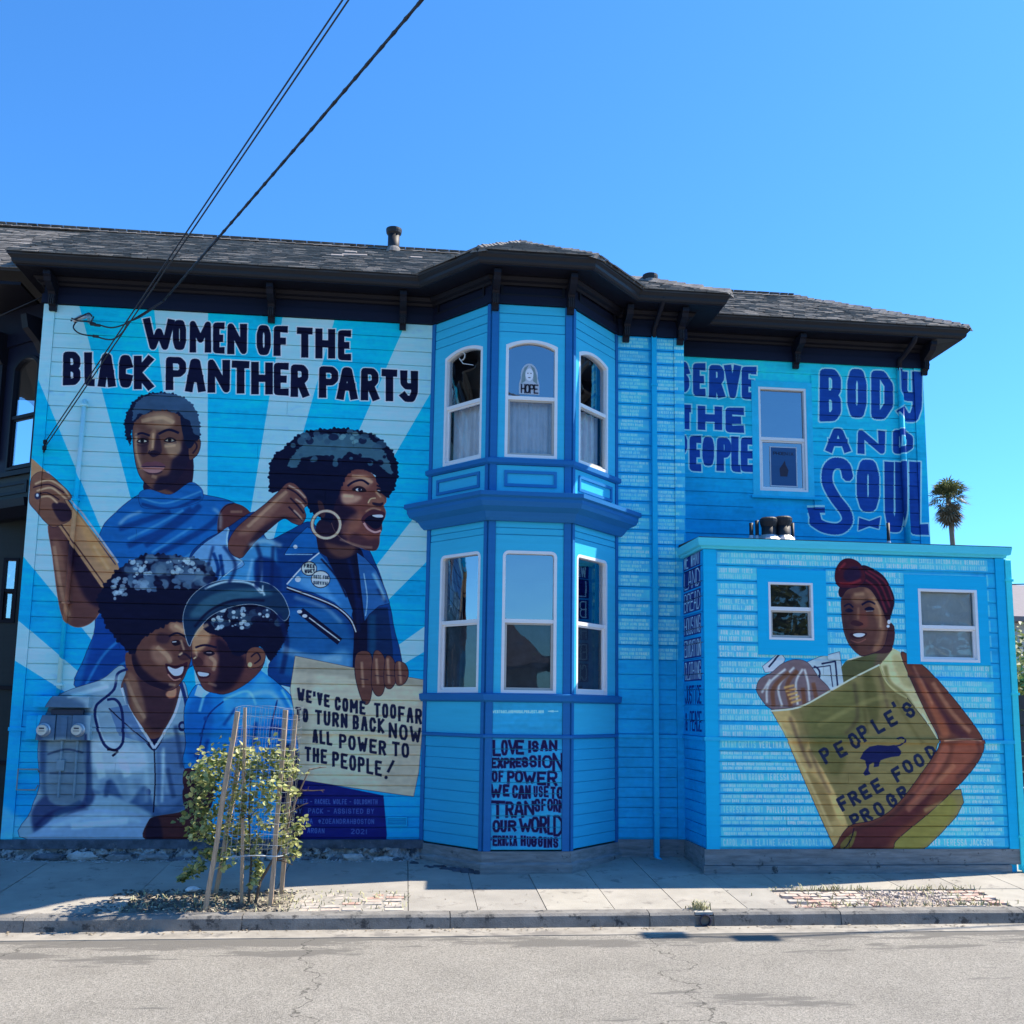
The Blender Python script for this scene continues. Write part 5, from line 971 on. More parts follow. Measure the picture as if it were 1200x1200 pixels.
# close the shell: left, right, back, and the hidden floor between storeys
for nm, (a, b), z0 in (('wall', ((-4.57, 9), (-4.57, .0)), .1), ('wall', ((3.56, 0), (3.56, .65)), .1), ('wall', ((7.24, .65), (7.24, 9)), .1), ('wall', ((7.24, 9), (-4.57, 9)), .1)):
    f_ = Fr(a, b); o = holed(f_, rect(.002 if f_.w < 1 else 0, f_.w, z0, ZS), [], 0, -.1, 'wall', M_['olive'] if a[0] < 0 else M_['recess'], house)
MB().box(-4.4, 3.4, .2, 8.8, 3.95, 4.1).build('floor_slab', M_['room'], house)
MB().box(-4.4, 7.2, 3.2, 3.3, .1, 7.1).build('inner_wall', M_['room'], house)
# roofs
def shingles(parent, eaveA, eaveB, up, poly_uv, expo=.10, wd=.18):
    A = Vector(eaveA); ex = (Vector(eaveB)-A).normalized(); upv = Vector(up).normalized(); nrm = ex.cross(upv).normalized()
    if nrm.z < 0: nrm = -nrm
    mb = MB(); pts = poly_uv; vmax = max(p[1] for p in pts); r = 0; v = -.03
    while v < vmax:
        vm = min(max(v+.06, .001), vmax-.001); xs = []
        for i in range(len(pts)):
            (ua, va), (ub, vb) = pts[i], pts[(i+1) % len(pts)]
            if (va-vm)*(vb-vm) < 0: xs.append(ua+(ub-ua)*(vm-va)/(vb-va))
        xs.sort()
        for s, e in zip(xs[::2], xs[1::2]):
            u = s-(r % 2)*wd*.5+random.uniform(-.02, .02)
            while u < e:
                w_ = wd*random.uniform(.7, 1.25); a, b = max(u, s), min(u+w_-.006, e); u += w_
                if b-a < .03: continue
                t0 = random.uniform(.010, .022); dv = random.uniform(-.012, .012)
                q = [A+ex*x_+upv*y_+nrm*z_ for x_, y_, z_ in ((a, v+dv, t0), (b, v+dv, t0), (b, v+expo+.03, .004), (a, v+expo+.03, .004), (a, v+dv, .0), (b, v+dv, 0))]
                mb.add(q, [(0, 1, 2, 3), (0, 4, 5, 1)])
        v += expo; r += 1
    o = mb.build('shingles', M_['shingle'], parent); o['kind'] = 'stuff'; return o
def roofplane(name, pts):                       # first two points are the eave
    P = [Vector(p) for p in pts]; ex = (P[1]-P[0]).normalized(); w = P[-1]-P[0]; upv = (w-ex*w.dot(ex)).normalized(); nr = ex.cross(upv); nr = nr if nr.z > 0 else -nr
    k = len(P); mb = MB(); mb.add([tuple(p) for p in P]+[tuple(p-Vector((0, 0, .04))) for p in P], [tuple(range(k)), tuple(range(k, 2*k))[::-1]]+[(i, k+i, k+(i+1) % k, (i+1) % k) for i in range(k)])
    o = mb.build('roof', M_['roof'], house)
    shingles(o, P[0], P[1], upv, [((p-P[0]).dot(ex), (p-P[0]).dot(upv)) for p in P]); return o, P, ex, upv, nr
ZE = 7.325
main_roof = roofplane('roof', [(-4.90, -.5, ZE), (4.06, -.5, ZE), (.92, 2.55, 9.08), (-4.90, 2.55, 9.08)])
roofplane('roof', [(-14, -.05, 7.30), (-4.80, -.05, 7.30), (-4.80, 2.55, 9.06), (-14, 2.55, 9.06)])
roofplane('roof', [(4.06, -.5, ZE), (4.06, 5.6, ZE), (.92, 2.55, 9.08)])
roofplane('roof', [(4.06, 5.6, ZE), (-14, 5.6, ZE), (-14, 2.55, 9.08), (.92, 2.55, 9.08)])
AP, BK = (1.38, .15, 8.16), (1.40, .96, 8.175)
e0, e1, e2, e3 = (-.0, -.5, ZE+.01), (.72, -1.3, ZE+.01), (2.16, -1.3, ZE+.01), (2.92, -.5, ZE+.01)
roofplane('roof', [e1, e2, AP]); roofplane('roof', [e0, e1, AP]); roofplane('roof', [e2, e3, AP])
roofplane('roof', [(2.92, -.5, ZE+.01), (2.92, .3, ZE+.3), BK, AP]); roofplane('roof', [(0, .3, ZE+.3), e0, AP, BK])
RR = 8.75
roofplane('roof', [(3.7, .15, ZE), (7.72, .15, ZE), (6.2, 2.65, RR), (3.7, 2.65, RR)]); roofplane('roof', [(7.72, .15, ZE), (7.72, 5.2, ZE), (6.2, 2.65, RR)]); roofplane('roof', [(7.72, 5.2, ZE), (3.7, 5.2, ZE), (3.7, 2.65, RR), (6.2, 2.65, RR)])
def caps(a, b, step=.14, w=.11, mm='shingle'):
    a, b = Vector(a), Vector(b); d = (b-a); n = int(d.length/step); d.normalize(); s = Vector((-d.y, d.x, 0)).normalized(); mb = MB()
    for i in range(n):
        p = a+d*step*i; q = p+d*(step+.05); h = random.uniform(.03, .05)
        mb.add([p+s*w-Vector((0, 0, .045)), p+Vector((0, 0, h)), p-s*w-Vector((0, 0, .045)), q+s*w-Vector((0, 0, .055)), q+Vector((0, 0, h-.018)), q-s*w-Vector((0, 0, .055))], [(0, 1, 4, 3), (1, 2, 5, 4), (0, 3, 5, 2), (0, 2, 1)])
    o = mb.build('ridge_caps', M_['shingle'], house); o['kind'] = 'stuff'
caps((.92, 2.55, 9.10), (-14, 2.55, 9.10)); caps((4.06, -.5, ZE+.02), (.92, 2.55, 9.10)); caps(e1, AP); caps(e2, AP); caps(AP, BK); caps((7.72, .15, ZE+.02), (6.2, 2.65, RR+.02)); caps((6.2, 2.65, RR+.02), (3.7, 2.65, RR+.02))
# repair strips on the shingles
for x0, x1, y_, nm in ((398, 432, 301, 0), (402, 422, 297, 0), (480, 494, 302, 0)):
    p0 = WY(x0, y_, 1.0); 
def onroof(xp, yp):                              # where a pixel meets the front roof plane
    P = main_roof[1]; n = Vector(main_roof[4]); r = Vector(ray(xp, yp)); o_ = Vector(CAM); t_ = (P[0]-o_).dot(n)/r.dot(n); return o_+r*t_
ex, upv, nr = main_roof[2:]
for x0, x1, y_ in ((388, 402, 300.5), (401, 430, 300), (404, 418, 296.5), (481, 495, 303)):
    a_, b_ = onroof(x0, y_), onroof(x1, y_+.8); v = upv*.06; q = [a_-v, b_-v, b_+v, a_+v]
    MB().hexa([p+nr*.012 for p in q]+[p+nr*.030 for p in q]).build('repair_strip', mat('repair_strip', (.33, .29, .27), rough=.9), main_roof[0])
def vent(xp, yp, top, r, name, label, Y=None):
    b = onroof(xp, yp) if Y is None else Vector(WY(xp, yp, Y)); s = thing(name, label, 'roof vent', tuple(b)); zt = WY(xp, top, b.y)[2]; h = zt-b.z
    MB().lathe([(r*.92, -.15), (r*.92, h-.06)], b, 20).build('pipe', M_['black'], s, True)
    MB().lathe([(r*.95, h-.10), (r*1.18, h-.07), (r*1.25, h-.03), (r*1.25, h), (r*1.0, h+.012), (r*.4, h+.015)], b, 20).build('cap', M_['black'], s)
    MB().lathe([(r*1.5, -.06), (r*1.2, .01), (r*.95, .05)], b, 16).build('flashing', M_['shingle'], s); return s
vent(461, 294, 269, .10, 'roof_vent', 'tall black round vent pipe standing near the ridge left of the bay roof')
vent(762, 330, 323, .085, 'roof_vent', 'short black capped vent peeking over the gutter right of the bay roof', Y=.35)
# downpipes
def strap(mb, p, d=.06): pass
def pipe_strip(fr, pts, r, name, m, parent, cv=None, n=10):
    mb = MB(); mb.tube([fr.P(u, z, nn_) for u, z, nn_ in pts], r, n); return mb.build(name, m if cv is None else cv.mat, parent, True, canv_uv(cv) if cv else None)
ua, za = FM.uz(101, 470); ub, zb_ = FM.uz(70, 813)
pipe_strip(FM, [(ua, za, .055), ((ua+ub)/2, (za+zb_)/2, .055), (ub, zb_, .055)], .028, 'conduit', None, house, c1)
for k in (.02, .35, .7, .97): MB().fbox(FM, ua+(ub-ua)*k-.045, ua+(ub-ua)*k+.045, za+(zb_-za)*k-.012, za+(zb_-za)*k+.012, .018, .088).build('conduit_strap', c1.mat, house, uvf=canv_uv(c1))
ud, _ = FM.uz(766, 600)
def downpipe(fr, u, zt, zb, m, label=None, w=.032):
    o = MB().fbox(fr, u-w, u+w, zb, zt, .03, .085, .012).build('downpipe', m, house)
    for k in (.08, .5, .9): MB().fbox(fr, u-w-.012, u+w+.012, zb+(zt-zb)*k-.015, zb+(zt-zb)*k+.015, .025, .092).build('pipe_strap', m, o)
    return o
dp = downpipe(FM, ud, 6.86, .17, M_['recess']); 
MB().tube([FM.P(ud, .22, .055), FM.P(ud+.0, .15, .07), FM.P(ud+.03, .12, .16)], .036, 8).build('shoe', M_['recess'], dp, True)
MB().tube([FM.P(ud, 6.84, .06), FM.P(ud, 6.95, .07), FM.P(ud+.02, 7.05, .16), FM.P(ud+.03, 7.18, .40), FM.P(ud+.03, 7.25, .44)], .034, 8).build('elbow', M_['dark'], dp, True)
ur, zr_ = FREAR.uz(1054, 500); rp = MB().tube([FREAR.P(ur, 6.84, .065), FREAR.P(ur+.03, 4.05, .065)], .04, 10).build('downpipe', c3.mat, house, True, canv_uv(c3))
MB().tube([FREAR.P(ur, 6.80, .065), FREAR.P(ur, 6.95, .07), FREAR.P(ur+.04, 7.02, .16), FREAR.P(ur+.07, 7.14, .38), FREAR.P(ur+.07, 7.25, .42)], .04, 8).build('elbow', M_['dark'], rp, True)
# rubble foundation on the left, plain beyond the bay
fo = MB().fbox(FM, -.1, 4.9, -.1, .30, 0, .05).build('foundation', M_['foot'], house)
MB().fbox(FM, 0, 4.85, .27, ZBOT-.012, 0, .09).build('sill_beam', mat('stained_timber', (.07, .09, .12), rough=.9, var=.5, scale=8, dirt=((.2, .21, .2), .6, 12.0)), house)
MB().fbox(FM, 7.2, 8.2, -.1, ZBOT-.012, 0, .03).build('foundation', M_['foot'], house)
ftop = FM.uz(425, 978)[0], FM.uz(452, 978)[0]
def rock(x, y, z, sx, sy, sz, name, m, parent=None, seed=0):
    bm = bmesh.new(); bmesh.ops.create_icosphere(bm, subdivisions=2, radius=1); off = Vector((random.random()*50, random.random()*50, 0))
    from mathutils import noise
    for v in bm.verts:
        k = 1+.45*noise.noise(v.co*1.5+off)+.3*noise.noise(v.co*3.7+off); p = v.co*k; q = Vector([math.copysign(abs(c)**.8, c) for c in p]); v.co = Vector((q.x*sx+x, q.y*sy+y, q.z*sz+z))-WL(parent)
    me = bpy.data.meshes.new(name); bm.to_mesh(me); bm.free(); return link(name, me, parent, m)
from mathutils import noise as NZ
mb = MB(); nx, nz_ = 150, 9
for i in range(nx+1):
    for j in range(nz_+1):
        X, t = -4.62+4.86*i/nx, j/nz_; z = -.02+.30*t; p = Vector((X*5, 0, z*9)); d = .17-.10*t+.10*NZ.noise(p)+.06*NZ.noise(p*3)+.03*NZ.noise(p*8)
        mb.v.append((X, -max(.02, d), z+.03*NZ.noise(p*2+Vector((9, 9, 9)))))
mb.f = [(i*(nz_+1)+j, (i+1)*(nz_+1)+j, (i+1)*(nz_+1)+j+1, i*(nz_+1)+j+1) for i in range(nx) for j in range(nz_)]
mb.build('rubble_footing', mat('rubble_mortar', (.30, .31, .31), rough=1, var=.6, scale=10, bump=1, bscale=50, dirt=((.035, .045, .06), .52, 6.0)), fo)
SM = [M_['stone'], mat('rubble_grey', (.22, .23, .24), rough=1, var=.4, scale=9, bump=.7), mat('rubble_dim', (.10, .11, .13), rough=1, var=.5, scale=9, bump=.7)]
for k in range(34): rock(-4.55+random.uniform(0, 4.7), -.12-random.random()*.05, random.uniform(.05, .20), random.uniform(.05, .17), .05, random.uniform(.03, .06), 'stone', random.choice(SM), fo)
for k in range(14): rock(-4.57+random.uniform(0, 4.8), -.11, .085, random.uniform(.04, .09), .04, .035, 'stone', random.choice(SM), fo)
for k in range(11): rock(.16+k*.075+random.uniform(-.02, .02), -.30-.05*k+random.uniform(-.04, .04)-.05, .10, random.uniform(.05, .09), .05, random.uniform(.03, .06), 'stone', mat('dark_rubble', (.05, .06, .08), rough=1, var=.5) if k == 0 else bpy.data.materials['dark_rubble'], fo)
tag(clutter('base_debris', 'pale crumbled mortar and grit along the foot of the mural wall', 700, (-4.7, .2, -.30, -.02), .022, M_['stone'], 'debris'), kind='stuff')
# meters and small boxes on the mural wall
def mbox(t, xa, xb, ya, yb, n0, n1, name, m, uvf=None, ch=.008):
    q = px(FM, xa, xb, ya, yb); return MB().fbox(FM, *q, n0, n1, ch).build(name, m, t, uvf=uvf)
for i, (xa, xb, xc, lab) in enumerate(((47, 68, 56, 'left one of two round electric meters in grey boxes on the mural wall'), (88, 109, 96, 'right one of two round electric meters, beside the stethoscope painted on the wall'))):
    q = px(FM, xa, xb, 838, 867); t = thing('electric_meter', lab, 'electric meter', FM.P((q[0]+q[1])/2, q[2]), 'electric meters on the mural wall')
    mbox(t, xa, xb, 838, 867, .022, .12, 'socket_box', c1.mat, canv_uv(c1)); uc_, zc_ = FM.uz(xc, 855); c_ = FM.P(uc_, zc_, .12)
    mb = MB()
    for r, n_ in ((.078, .0), (.078, .02), (.066, .03), (.066, .07), (.055, .085)):
        for k in range(20): an = 2*math.pi*k/20; mb.v.append((c_[0]+r*math.cos(an), c_[1]-n_, c_[2]+r*math.sin(an)))
    mb.f = [(j*20+k, j*20+(k+1) % 20, (j+1)*20+(k+1) % 20, (j+1)*20+k) for j in range(4) for k in range(20)]+[tuple(80+k for k in range(20))]; mb.build('meter_cover', M_['ltmetal'], t)
    mb = MB(); mb.v = [(c_[0]+.058*math.cos(2*math.pi*k/20), c_[1]-.087, c_[2]+.058*math.sin(2*math.pi*k/20)) for k in range(20)]; mb.f = [tuple(range(20))]; mb.build('dial', M_['dial'], t)
    MB().box(c_[0]-.028, c_[0]+.028, c_[1]-.091, c_[1]-.088, c_[2]+.012, c_[2]+.028).build('readout', M_['ink'], t)
    MB().box(c_[0]-.034, c_[0]+.034, c_[1]-.0905, c_[1]-.088, c_[2]-.014, c_[2]-.008).build('rating_line', M_['ink'], t)
t = thing('meter_trough', 'grey sheet metal trough and cabinets joining the two electric meters', 'cabinet', FM.P(.8, 1.5)); 
mbox(t, 45, 109, 816, 829, .022, .16, 'hood', c1.mat, canv_uv(c1)); mbox(t, 63, 100, 831, 837.5, .022, .09, 'wireway', paint('wireway_dark', (44, 54, 84))); mbox(t, 69, 87, 838, 867, .022, .10, 'door', c1.mat, canv_uv(c1)); mbox(t, 75, 82, 840, 866, .10, .115, 'door_rib', c1.mat, canv_uv(c1))
mbox(t, 34, 46, 838, 866, .022, .10, 'side_box', c1.mat, canv_uv(c1)); mbox(t, 68, 77, 890, 903, .022, .06, 'junction_box', c1.mat, canv_uv(c1))
for xp in (72, 90): ua_, _z = FM.uz(xp, 900); MB().tube([FM.P(ua_, FM.uz(xp, 867)[1], .045), FM.P(ua_, FM.uz(xp, 935)[1], .045)], .014, 8).build('conduit', c1.mat, t, False, canv_uv(c1))
t = thing('wire_handle', 'blue rectangular metal loop fixed on the wall left of the painted sleeve', 'bracket', FM.P(.3, .9)); q = px(FM, 23, 46, 901, 925); MB().tube([FM.P(q[1], q[2]+.05, .03), FM.P(q[1]-.01, q[2], .07), FM.P(q[0], q[2], .07), FM.P(q[0], q[3], .07), FM.P(q[1], q[3], .07), FM.P(q[1], q[3]-.03, .03)], .010, 8).build('loop', M_['meter'], t, True)
t = thing('crawl_vent', 'small flat blue crawl space vent near the bottom right of the mural wall', 'vent', FM.P(4.6, .5)); q = px(FM, 453, 477, 957, 968); ring(FM, rect(*q), rect(q[0]+.015, q[1]-.015, q[2]+.015, q[3]-.015), .018, .035, 'vent_frame', c1.mat, t); 
for k in range(5): MB().fbox(FM, q[0]+.02, q[1]-.02, q[2]+.02+k*.018, q[2]+.028+k*.018, .018, .03).build('louvre', M_['cyan'], t)
for o_ in t.children:
    if o_.name.startswith('vent_frame'): o_.data.materials.clear(); o_.data.materials.append(M_['cyan'])
# front of the house seen past the corner: dark bay with an arched window
FS = Fr((-4.62-.9, .42+.68), (-4.62, .42)); L_ = FS.w
q = px(FS, 13, 43, 418, 548, 30); zb1, zb2 = FS.uz(20, 553)[1], FS.uz(20, 590)[1]
fb = thing('front_bay', 'dark angular bay window of the house front, seen past the left edge of the mural', 'bay window', (-5, 1, .1))
holed(FS, rect(0.12, L_, zb1, 7.1), [opening(*q, rise=.12)], 0, -.08, 'wall', M_['dark2'], fb); window(FS, *q, FS.uz(30, 487)[1], fb, rise=.12, white='dark', lowframe='dark', up='glass', low='glass')
MB().fbox(FS, -.1, L_, zb1-.06, zb1, -.05, .07).build('sill_band', M_['dark'], fb); MB().fbox(FS, -.4, L_, zb2+.03, zb1-.06, -.08, .02).build('panel', M_['olive'], fb); ring(FS, rect(.1, L_-.25, zb2+.12, zb1-.14), rect(.15, L_-.3, zb2+.16, zb1-.18), .02, .035, 'panel_moulding', M_['dark'], fb)
MB().add([FS.P(u_, z_, n_) for u_ in (-1.2, L_) for n_, z_ in ((-.1, zb2+.03), (.22, zb2+.0), (.20, zb2-.10), (.05, zb2-.2), (-.1, zb2-.2))], [(0, 1, 6, 5), (1, 2, 7, 6), (2, 3, 8, 7), (3, 4, 9, 8), (5, 6, 7, 8, 9), (4, 3, 2, 1, 0)]).build('cornice', M_['dark'], fb)
zz_ = FS.uz(20, 425)[1]
for u_ in (.12, L_-.1): 
    MB().fbox(FS, u_-.05, u_+.05, zz_-1.3, zz_+.05, 0, .06).build('post', M_['dark'], fb); MB().add([FS.P(u_+s*.06, z_, n_) for s in (-1, 1) for n_, z_ in ((0, zz_), (.08, zz_), (.16, zz_+.12), (.32, zz_+.25), (.36, zz_+.42), (0, zz_+.42))], [(0, 1, 2, 3, 4, 5), (11, 10, 9, 8, 7, 6)]+[(i, 6+i, 6+(i+1) % 6, (i+1) % 6) for i in range(6)]).build('bracket', M_['dark'], fb)
MB().fbox(FS, -.35, L_, 6.62, 7.1, -.08, .03).build('frieze', M_['dark2'], fb)
lf = Fr((-9, 1.1), (-4.62, 1.1)); qq = px(lf, 2, 20, 654, 730); holed(lf, rect(0, lf.w, .1, zb2), [rect(*qq)], 0, -.1, 'wall', M_['olive'], fb); window(lf, *qq, (qq[2]+qq[3])/2, fb, white='dark', lowframe='dark', up='glass', low='glass', rad=0)
for z_ in (2.1, 1.15): MB().fbox(lf, lf.w-1.5, lf.w, z_, z_+.05, 0, .03).build('belt_moulding', M_['dark'], fb)
lg = Fr((-14, .42), (-4.9, .42)); MB().fbox(lg, 0, lg.w-.6, 7.14, 7.30, .3, .45).build('gutter', M_['gut'], fb); MB().fbox(lg, 0, lg.w, 7.10, 7.14, -.6, .42).build('soffit', M_['dark'], fb)
# ------------------------------------------------------------------ the low wing
wing = thing('lean_to', 'low flat roofed blue annex covered in painted names and a woman with a paper bag', 'annex', (5.4, -.2, .1))
AW = (px(FX, 900, 952, 683, 750), px(FX, 1076, 1145, 691, 776)); AC = (px(FX, 887, 968, 668, 768), px(FX, 1060, 1157, 675, 779)); ZA = 3.90
w4 = holed(FX, rect(0, FX.w, .2, ZA), [rect(a-.01, b+.01, c-.01, d+.01) for a, b, c, d in AW], 0, -.12, 'wall', c4.mat, wing, canv_uv(c4))
w5 = holed(FXS, rect(0, FXS.w, .2, ZA), [], 0, -.1, 'wall', c5.mat, wing, canv_uv(c5))
up4 = [ZBELT+.02+(ZA-.02-ZBELT-.02)*i/12 for i in range(13)]
boards(FX, .145, FX.w-.10, up4, w4, None, c4, holes=AC); boards(FX, .145, FX.w-.10, lo, w4, None, c4); boards(FXS, .0, FXS.w-.03, up4, w5, None, c5); boards(FXS, .0, FXS.w-.03, lo, w5, None, c5)
MB().fbox(FX, -.015, .14, ZBOT-.01, ZA-.01, 0, .036).build('corner_board', M_['cyan'], wing); MB().fbox(FX, FX.w-.095, FX.w+.02, ZBOT-.01, ZA-.01, 0, .036).build('corner_board', M_['cyan'], wing)
for fr, s, e, cv in ((FX, -.03, FX.w+.03, c4), (FXS, 0, FXS.w-.02, c5)): MB().fbox(fr, s, e, ZBELT-.02, ZBELT+.022, 0, .046).build('belt_moulding', cv.mat, wing, uvf=canv_uv(cv))
for i, (a, c) in enumerate(zip(AW, AC)):
    holed(FX, rect(*c), [rect(*a)], .026, 0, 'casing', M_['cyan'], wing)
    window(FX, *a, FX.uz((900, 1100)[i], (713, 735)[i])[1], wing, n=.01, up='glass2', low='glass2', fw=.032 if i else .026, lowframe='white' if i else 'grey', cover='backing_sheet' if i else 'room', label=('small dark sash window of the annex', 'larger sash window of the annex with frosted grey panes')[i])  # small window: added black sheet stands in for the unlit room
RP = [(3.53, .65), (3.55, -.85), (7.36, -.85), (7.36, 3.5)]
sweep(RP, [(0, ZA-.005), (.045, ZA-.005), (.05, ZA+.02), (.085, ZA+.03), (.10, ZA+.12), (.0, ZA+.13)], 'fascia', M_['band'], wing, endx=False)
MB().add([(3.47, .64, ZA+.20), (3.47, -.94, ZA+.132), (7.46, -.94, ZA+.132), (7.46, 3.5, ZA+.30), (3.7, 3.5, ZA+.30), (3.47, .64, ZA+.1), (3.47, -.94, ZA+.122), (7.46, -.94, ZA+.122), (7.46, 3.5, ZA+.1), (3.7, 3.5, ZA+.1)], [(0, 1, 2, 3, 4), (9, 8, 7, 6, 5), (1, 6, 7, 2), (2, 7, 8, 3), (0, 5, 6, 1)]).build('roof', M_['roof'], wing)
FXE = Fr((7.36, -.85), (7.36, 3.5)); holed(FXE, rect(0, FXE.w, .1, ZA), [], 0, -.1, 'wall', M_['recess'], wing)
fd = MB().fbox(FX, -.04, FX.w+.05, .19, ZBOT-.012, 0, .03).build('foundation', M_['foot'], wing); MB().fbox(FX, -.06, FX.w-.1, -.1, .185, 0, .06).build('foundation', M_['foot'], wing)
MB().fbox(FXS, 0, FXS.w, -.1, ZBOT-.012, 0, .03).build('foundation', M_['foot'], wing)
o = MB().fbox(FX, FX.w+.03, FX.w+.105, .12, ZA-.02, -.02, .05, .012).build('downpipe', paint('pipe_cyan', (52, 190, 240)), wing); MB().tube([FX.P(FX.w+.07, .17, .02), FX.P(FX.w+.08, .10, .06), FX.P(FX.w+.12, .07, .14)], .04, 8).build('shoe', o.data.materials[0], o, True)
for k in (.5, 2.2, 3.6): MB().fbox(FX, FX.w+.015, FX.w+.12, k, k+.03, -.03, .06).build('pipe_strap', o.data.materials[0], o)
# vents on the annex roof
def stack(xa, xb, yt, Y, name, label, capped=False, grp=None):
    a, b = WY(xa, 625, Y), WY(xb, 625, Y); r = (b[0]-a[0])/2; zt = WY((xa+xb)/2, yt, Y)[2]; x = (a[0]+b[0])/2; zb = ZA+.13+.05*(Y+.9); t = thing(name, label, 'roof pipe', (x, Y, zb), grp)
    MB().lathe([(r*.9, -.05), (r*.9, zt-zb-(.1 if capped else 0))], (x, Y, zb), 18).build('pipe', M_['black'], t, True)
    if capped: MB().lathe([(r*.92, zt-zb-.12), (r*1.1, zt-zb-.06), (r*1.12, zt-zb-.02), (r*.9, zt-zb), (r*.3, zt-zb+.01)], (x, Y, zb), 18).build('cap', M_['black'], t)
    MB().lathe([(r*2.2, -.01), (r*1.5, .05), (r*1.0, .11)], (x, Y, zb), 14).build('flashing', M_['ltmetal'], t)
stack(892, 910, 607, -.45, 'flue', 'wide black capped flue on the annex roof, left of the pair', True, 'flues on the annex roof'); stack(908, 927, 606, -.42, 'flue', 'wide black capped flue on the annex roof, right of the pair', True, 'flues on the annex roof')
stack(878, 883, 613, -.4, 'vent_pipe', 'thin black vent pipe at the far left of the annex roof cluster'); stack(885, 889.5, 610, -.4, 'vent_pipe', 'thin black vent pipe just left of the twin wide flues'); stack(927, 931, 613, -.4, 'vent_pipe', 'thin black vent pipe just right of the twin wide flues'); stack(1039, 1043, 613, -.3, 'vent_pipe', 'lone thin black vent pipe on the annex roof below the painted letter U')
# ------------------------------------------------------------------ wires
def wire(name, label, pts, r=.008, grp=None):
    return tag(MB().tube(pts, r, 6).build(name, M_['cable'], smooth=True), label, 'wire', grp)
def far(x, y, Y, P0, ext=3.2): q = Vector(WY(x, y, Y)); return P0+(q-P0)*ext
def span(P0, P1, sag, n=28): P0, P1 = Vector(P0), Vector(P1); return [P0.lerp(P1, t/n)-Vector((0, 0, 4*sag*(t/n)*(1-t/n))) for t in range(n+1)]
A1 = Vector(WY(52, 525, -.12)); A2 = Vector(WY(53, 518, -.12))
T1, T2 = far(407, 0, -5, A1), far(400, 0, -5, A2)
wire('service_cable', 'thin black cable from the lower wall anchor over the street, lower of the twins', span(A1, T1, .02), .007); wire('service_cable', 'thin black cable running beside its twin from the wall anchor over the street', span(A2, T2, .02), .007)
A3 = Vector(WY(192, 352, -.35)); T3 = far(494, -14, -5, A3); SP = span(A3, T3, .13)
wire('power_drop', 'thick twisted black power cable coming down from the upper right to the title corner', SP, .013)
mb = MB(); 
for k in range(2): mb.tube([p+Vector((.012*math.cos(i*1.4+k*3.1), 0, .012*math.sin(i*1.4+k*3.1))) for i, p in enumerate(span(A3, T3, .13, 200))], .007, 5)
tag(mb.build('power_cable_twist', M_['cable']), 'pair of insulated wires twisted round the thick power cable', 'wire')
an = thing('cable_anchor', 'two small hooks on the mural edge holding the thin cables', 'hook', tuple(A1)); 
for A in (A1, A2): MB().tube([A+Vector((-.05, .12, -.03)), A+Vector((-.02, .05, -.02)), A], .012, 6).build('hook', M_['black'], an); MB().lathe([(.012, -.03), (.026, -.02), (.026, .02), (.012, .03)], A, 10).build('insulator', M_['dark'], an)
wh = thing('weatherhead', 'service entrance with drooping black wire loops beside the mural title', 'electric fitting', FM.P(.5, 6.7))
def fp(x, y, n): return Vector(WY(x, y, -n))
MB().tube([fp(106, 378, .02), fp(104, 370, .12), fp(95, 372, .2), fp(86, 377, .2)], .03, 10).build('spout', M_['ltmetal'], wh, True)
for k, t_ in enumerate(([(84, 373, .2), (92, 376, .25), (104, 377, .22), (112, 379, .22)], [(83, 376, .2), (95, 371, .26), (104, 367, .24), (108, 371, .2)], [(110, 371, .2), (106, 380, .22), (112, 380, .22)], [(90, 376, .2), (86, 384, .24), (94, 391, .24), (110, 394, .22)], [(111, 394, .22), (130, 398, .24), (143, 390, .28), (150, 377, .3)], [(114, 380, .22), (130, 384, .25), (146, 380, .28), (160, 372, .32), (192, 352, .35)], [(150, 377, .3), (165, 371, .33), (192, 353, .35)])):
    P = [np.array(fp(*a)) for a in t_]; Q = smooth(P, False, 6) if len(P) > 2 else P; MB().tube([tuple(p) for p in Q], .009, 6).build('wire_loop', M_['cable'], wh, True)
for x_, y_ in ((109, 380), (114, 381), (112, 394)): c_ = fp(x_, y_, .22); MB().tube([c_-Vector((.03, 0, 0)), c_+Vector((.035, 0, -.004))], .018, 8).build('splice', M_['cable'], wh)
pl = thing('utility_pole', 'wooden utility pole across the street carrying the house cables', 'utility pole', (T1.x+.3, T1.y-.2, ZR))
MB().lathe([(.16, 0), (.11, T1.z+.6)], (T1.x+.3, T1.y-.2, ZR), 14).build('pole', M_['trunk'], pl, True); MB().box(T1.x-1, T1.x+1.6, T1.y-.32, T1.y-.2, T1.z-.1, T1.z+.02).build('crossarm', M_['wood'], pl)
wire('side_cable', 'short pale cable sloping from the dark front bay up to the eave corner', [WY(-30, 382, .3), WY(0, 370, .2), WY(54, 346, .02)], .008)
wire('far_cable', 'thin cable crossing the sky right of the annex', [WY(1180, 685, 6), WY(1260, 683, 6)], .012)
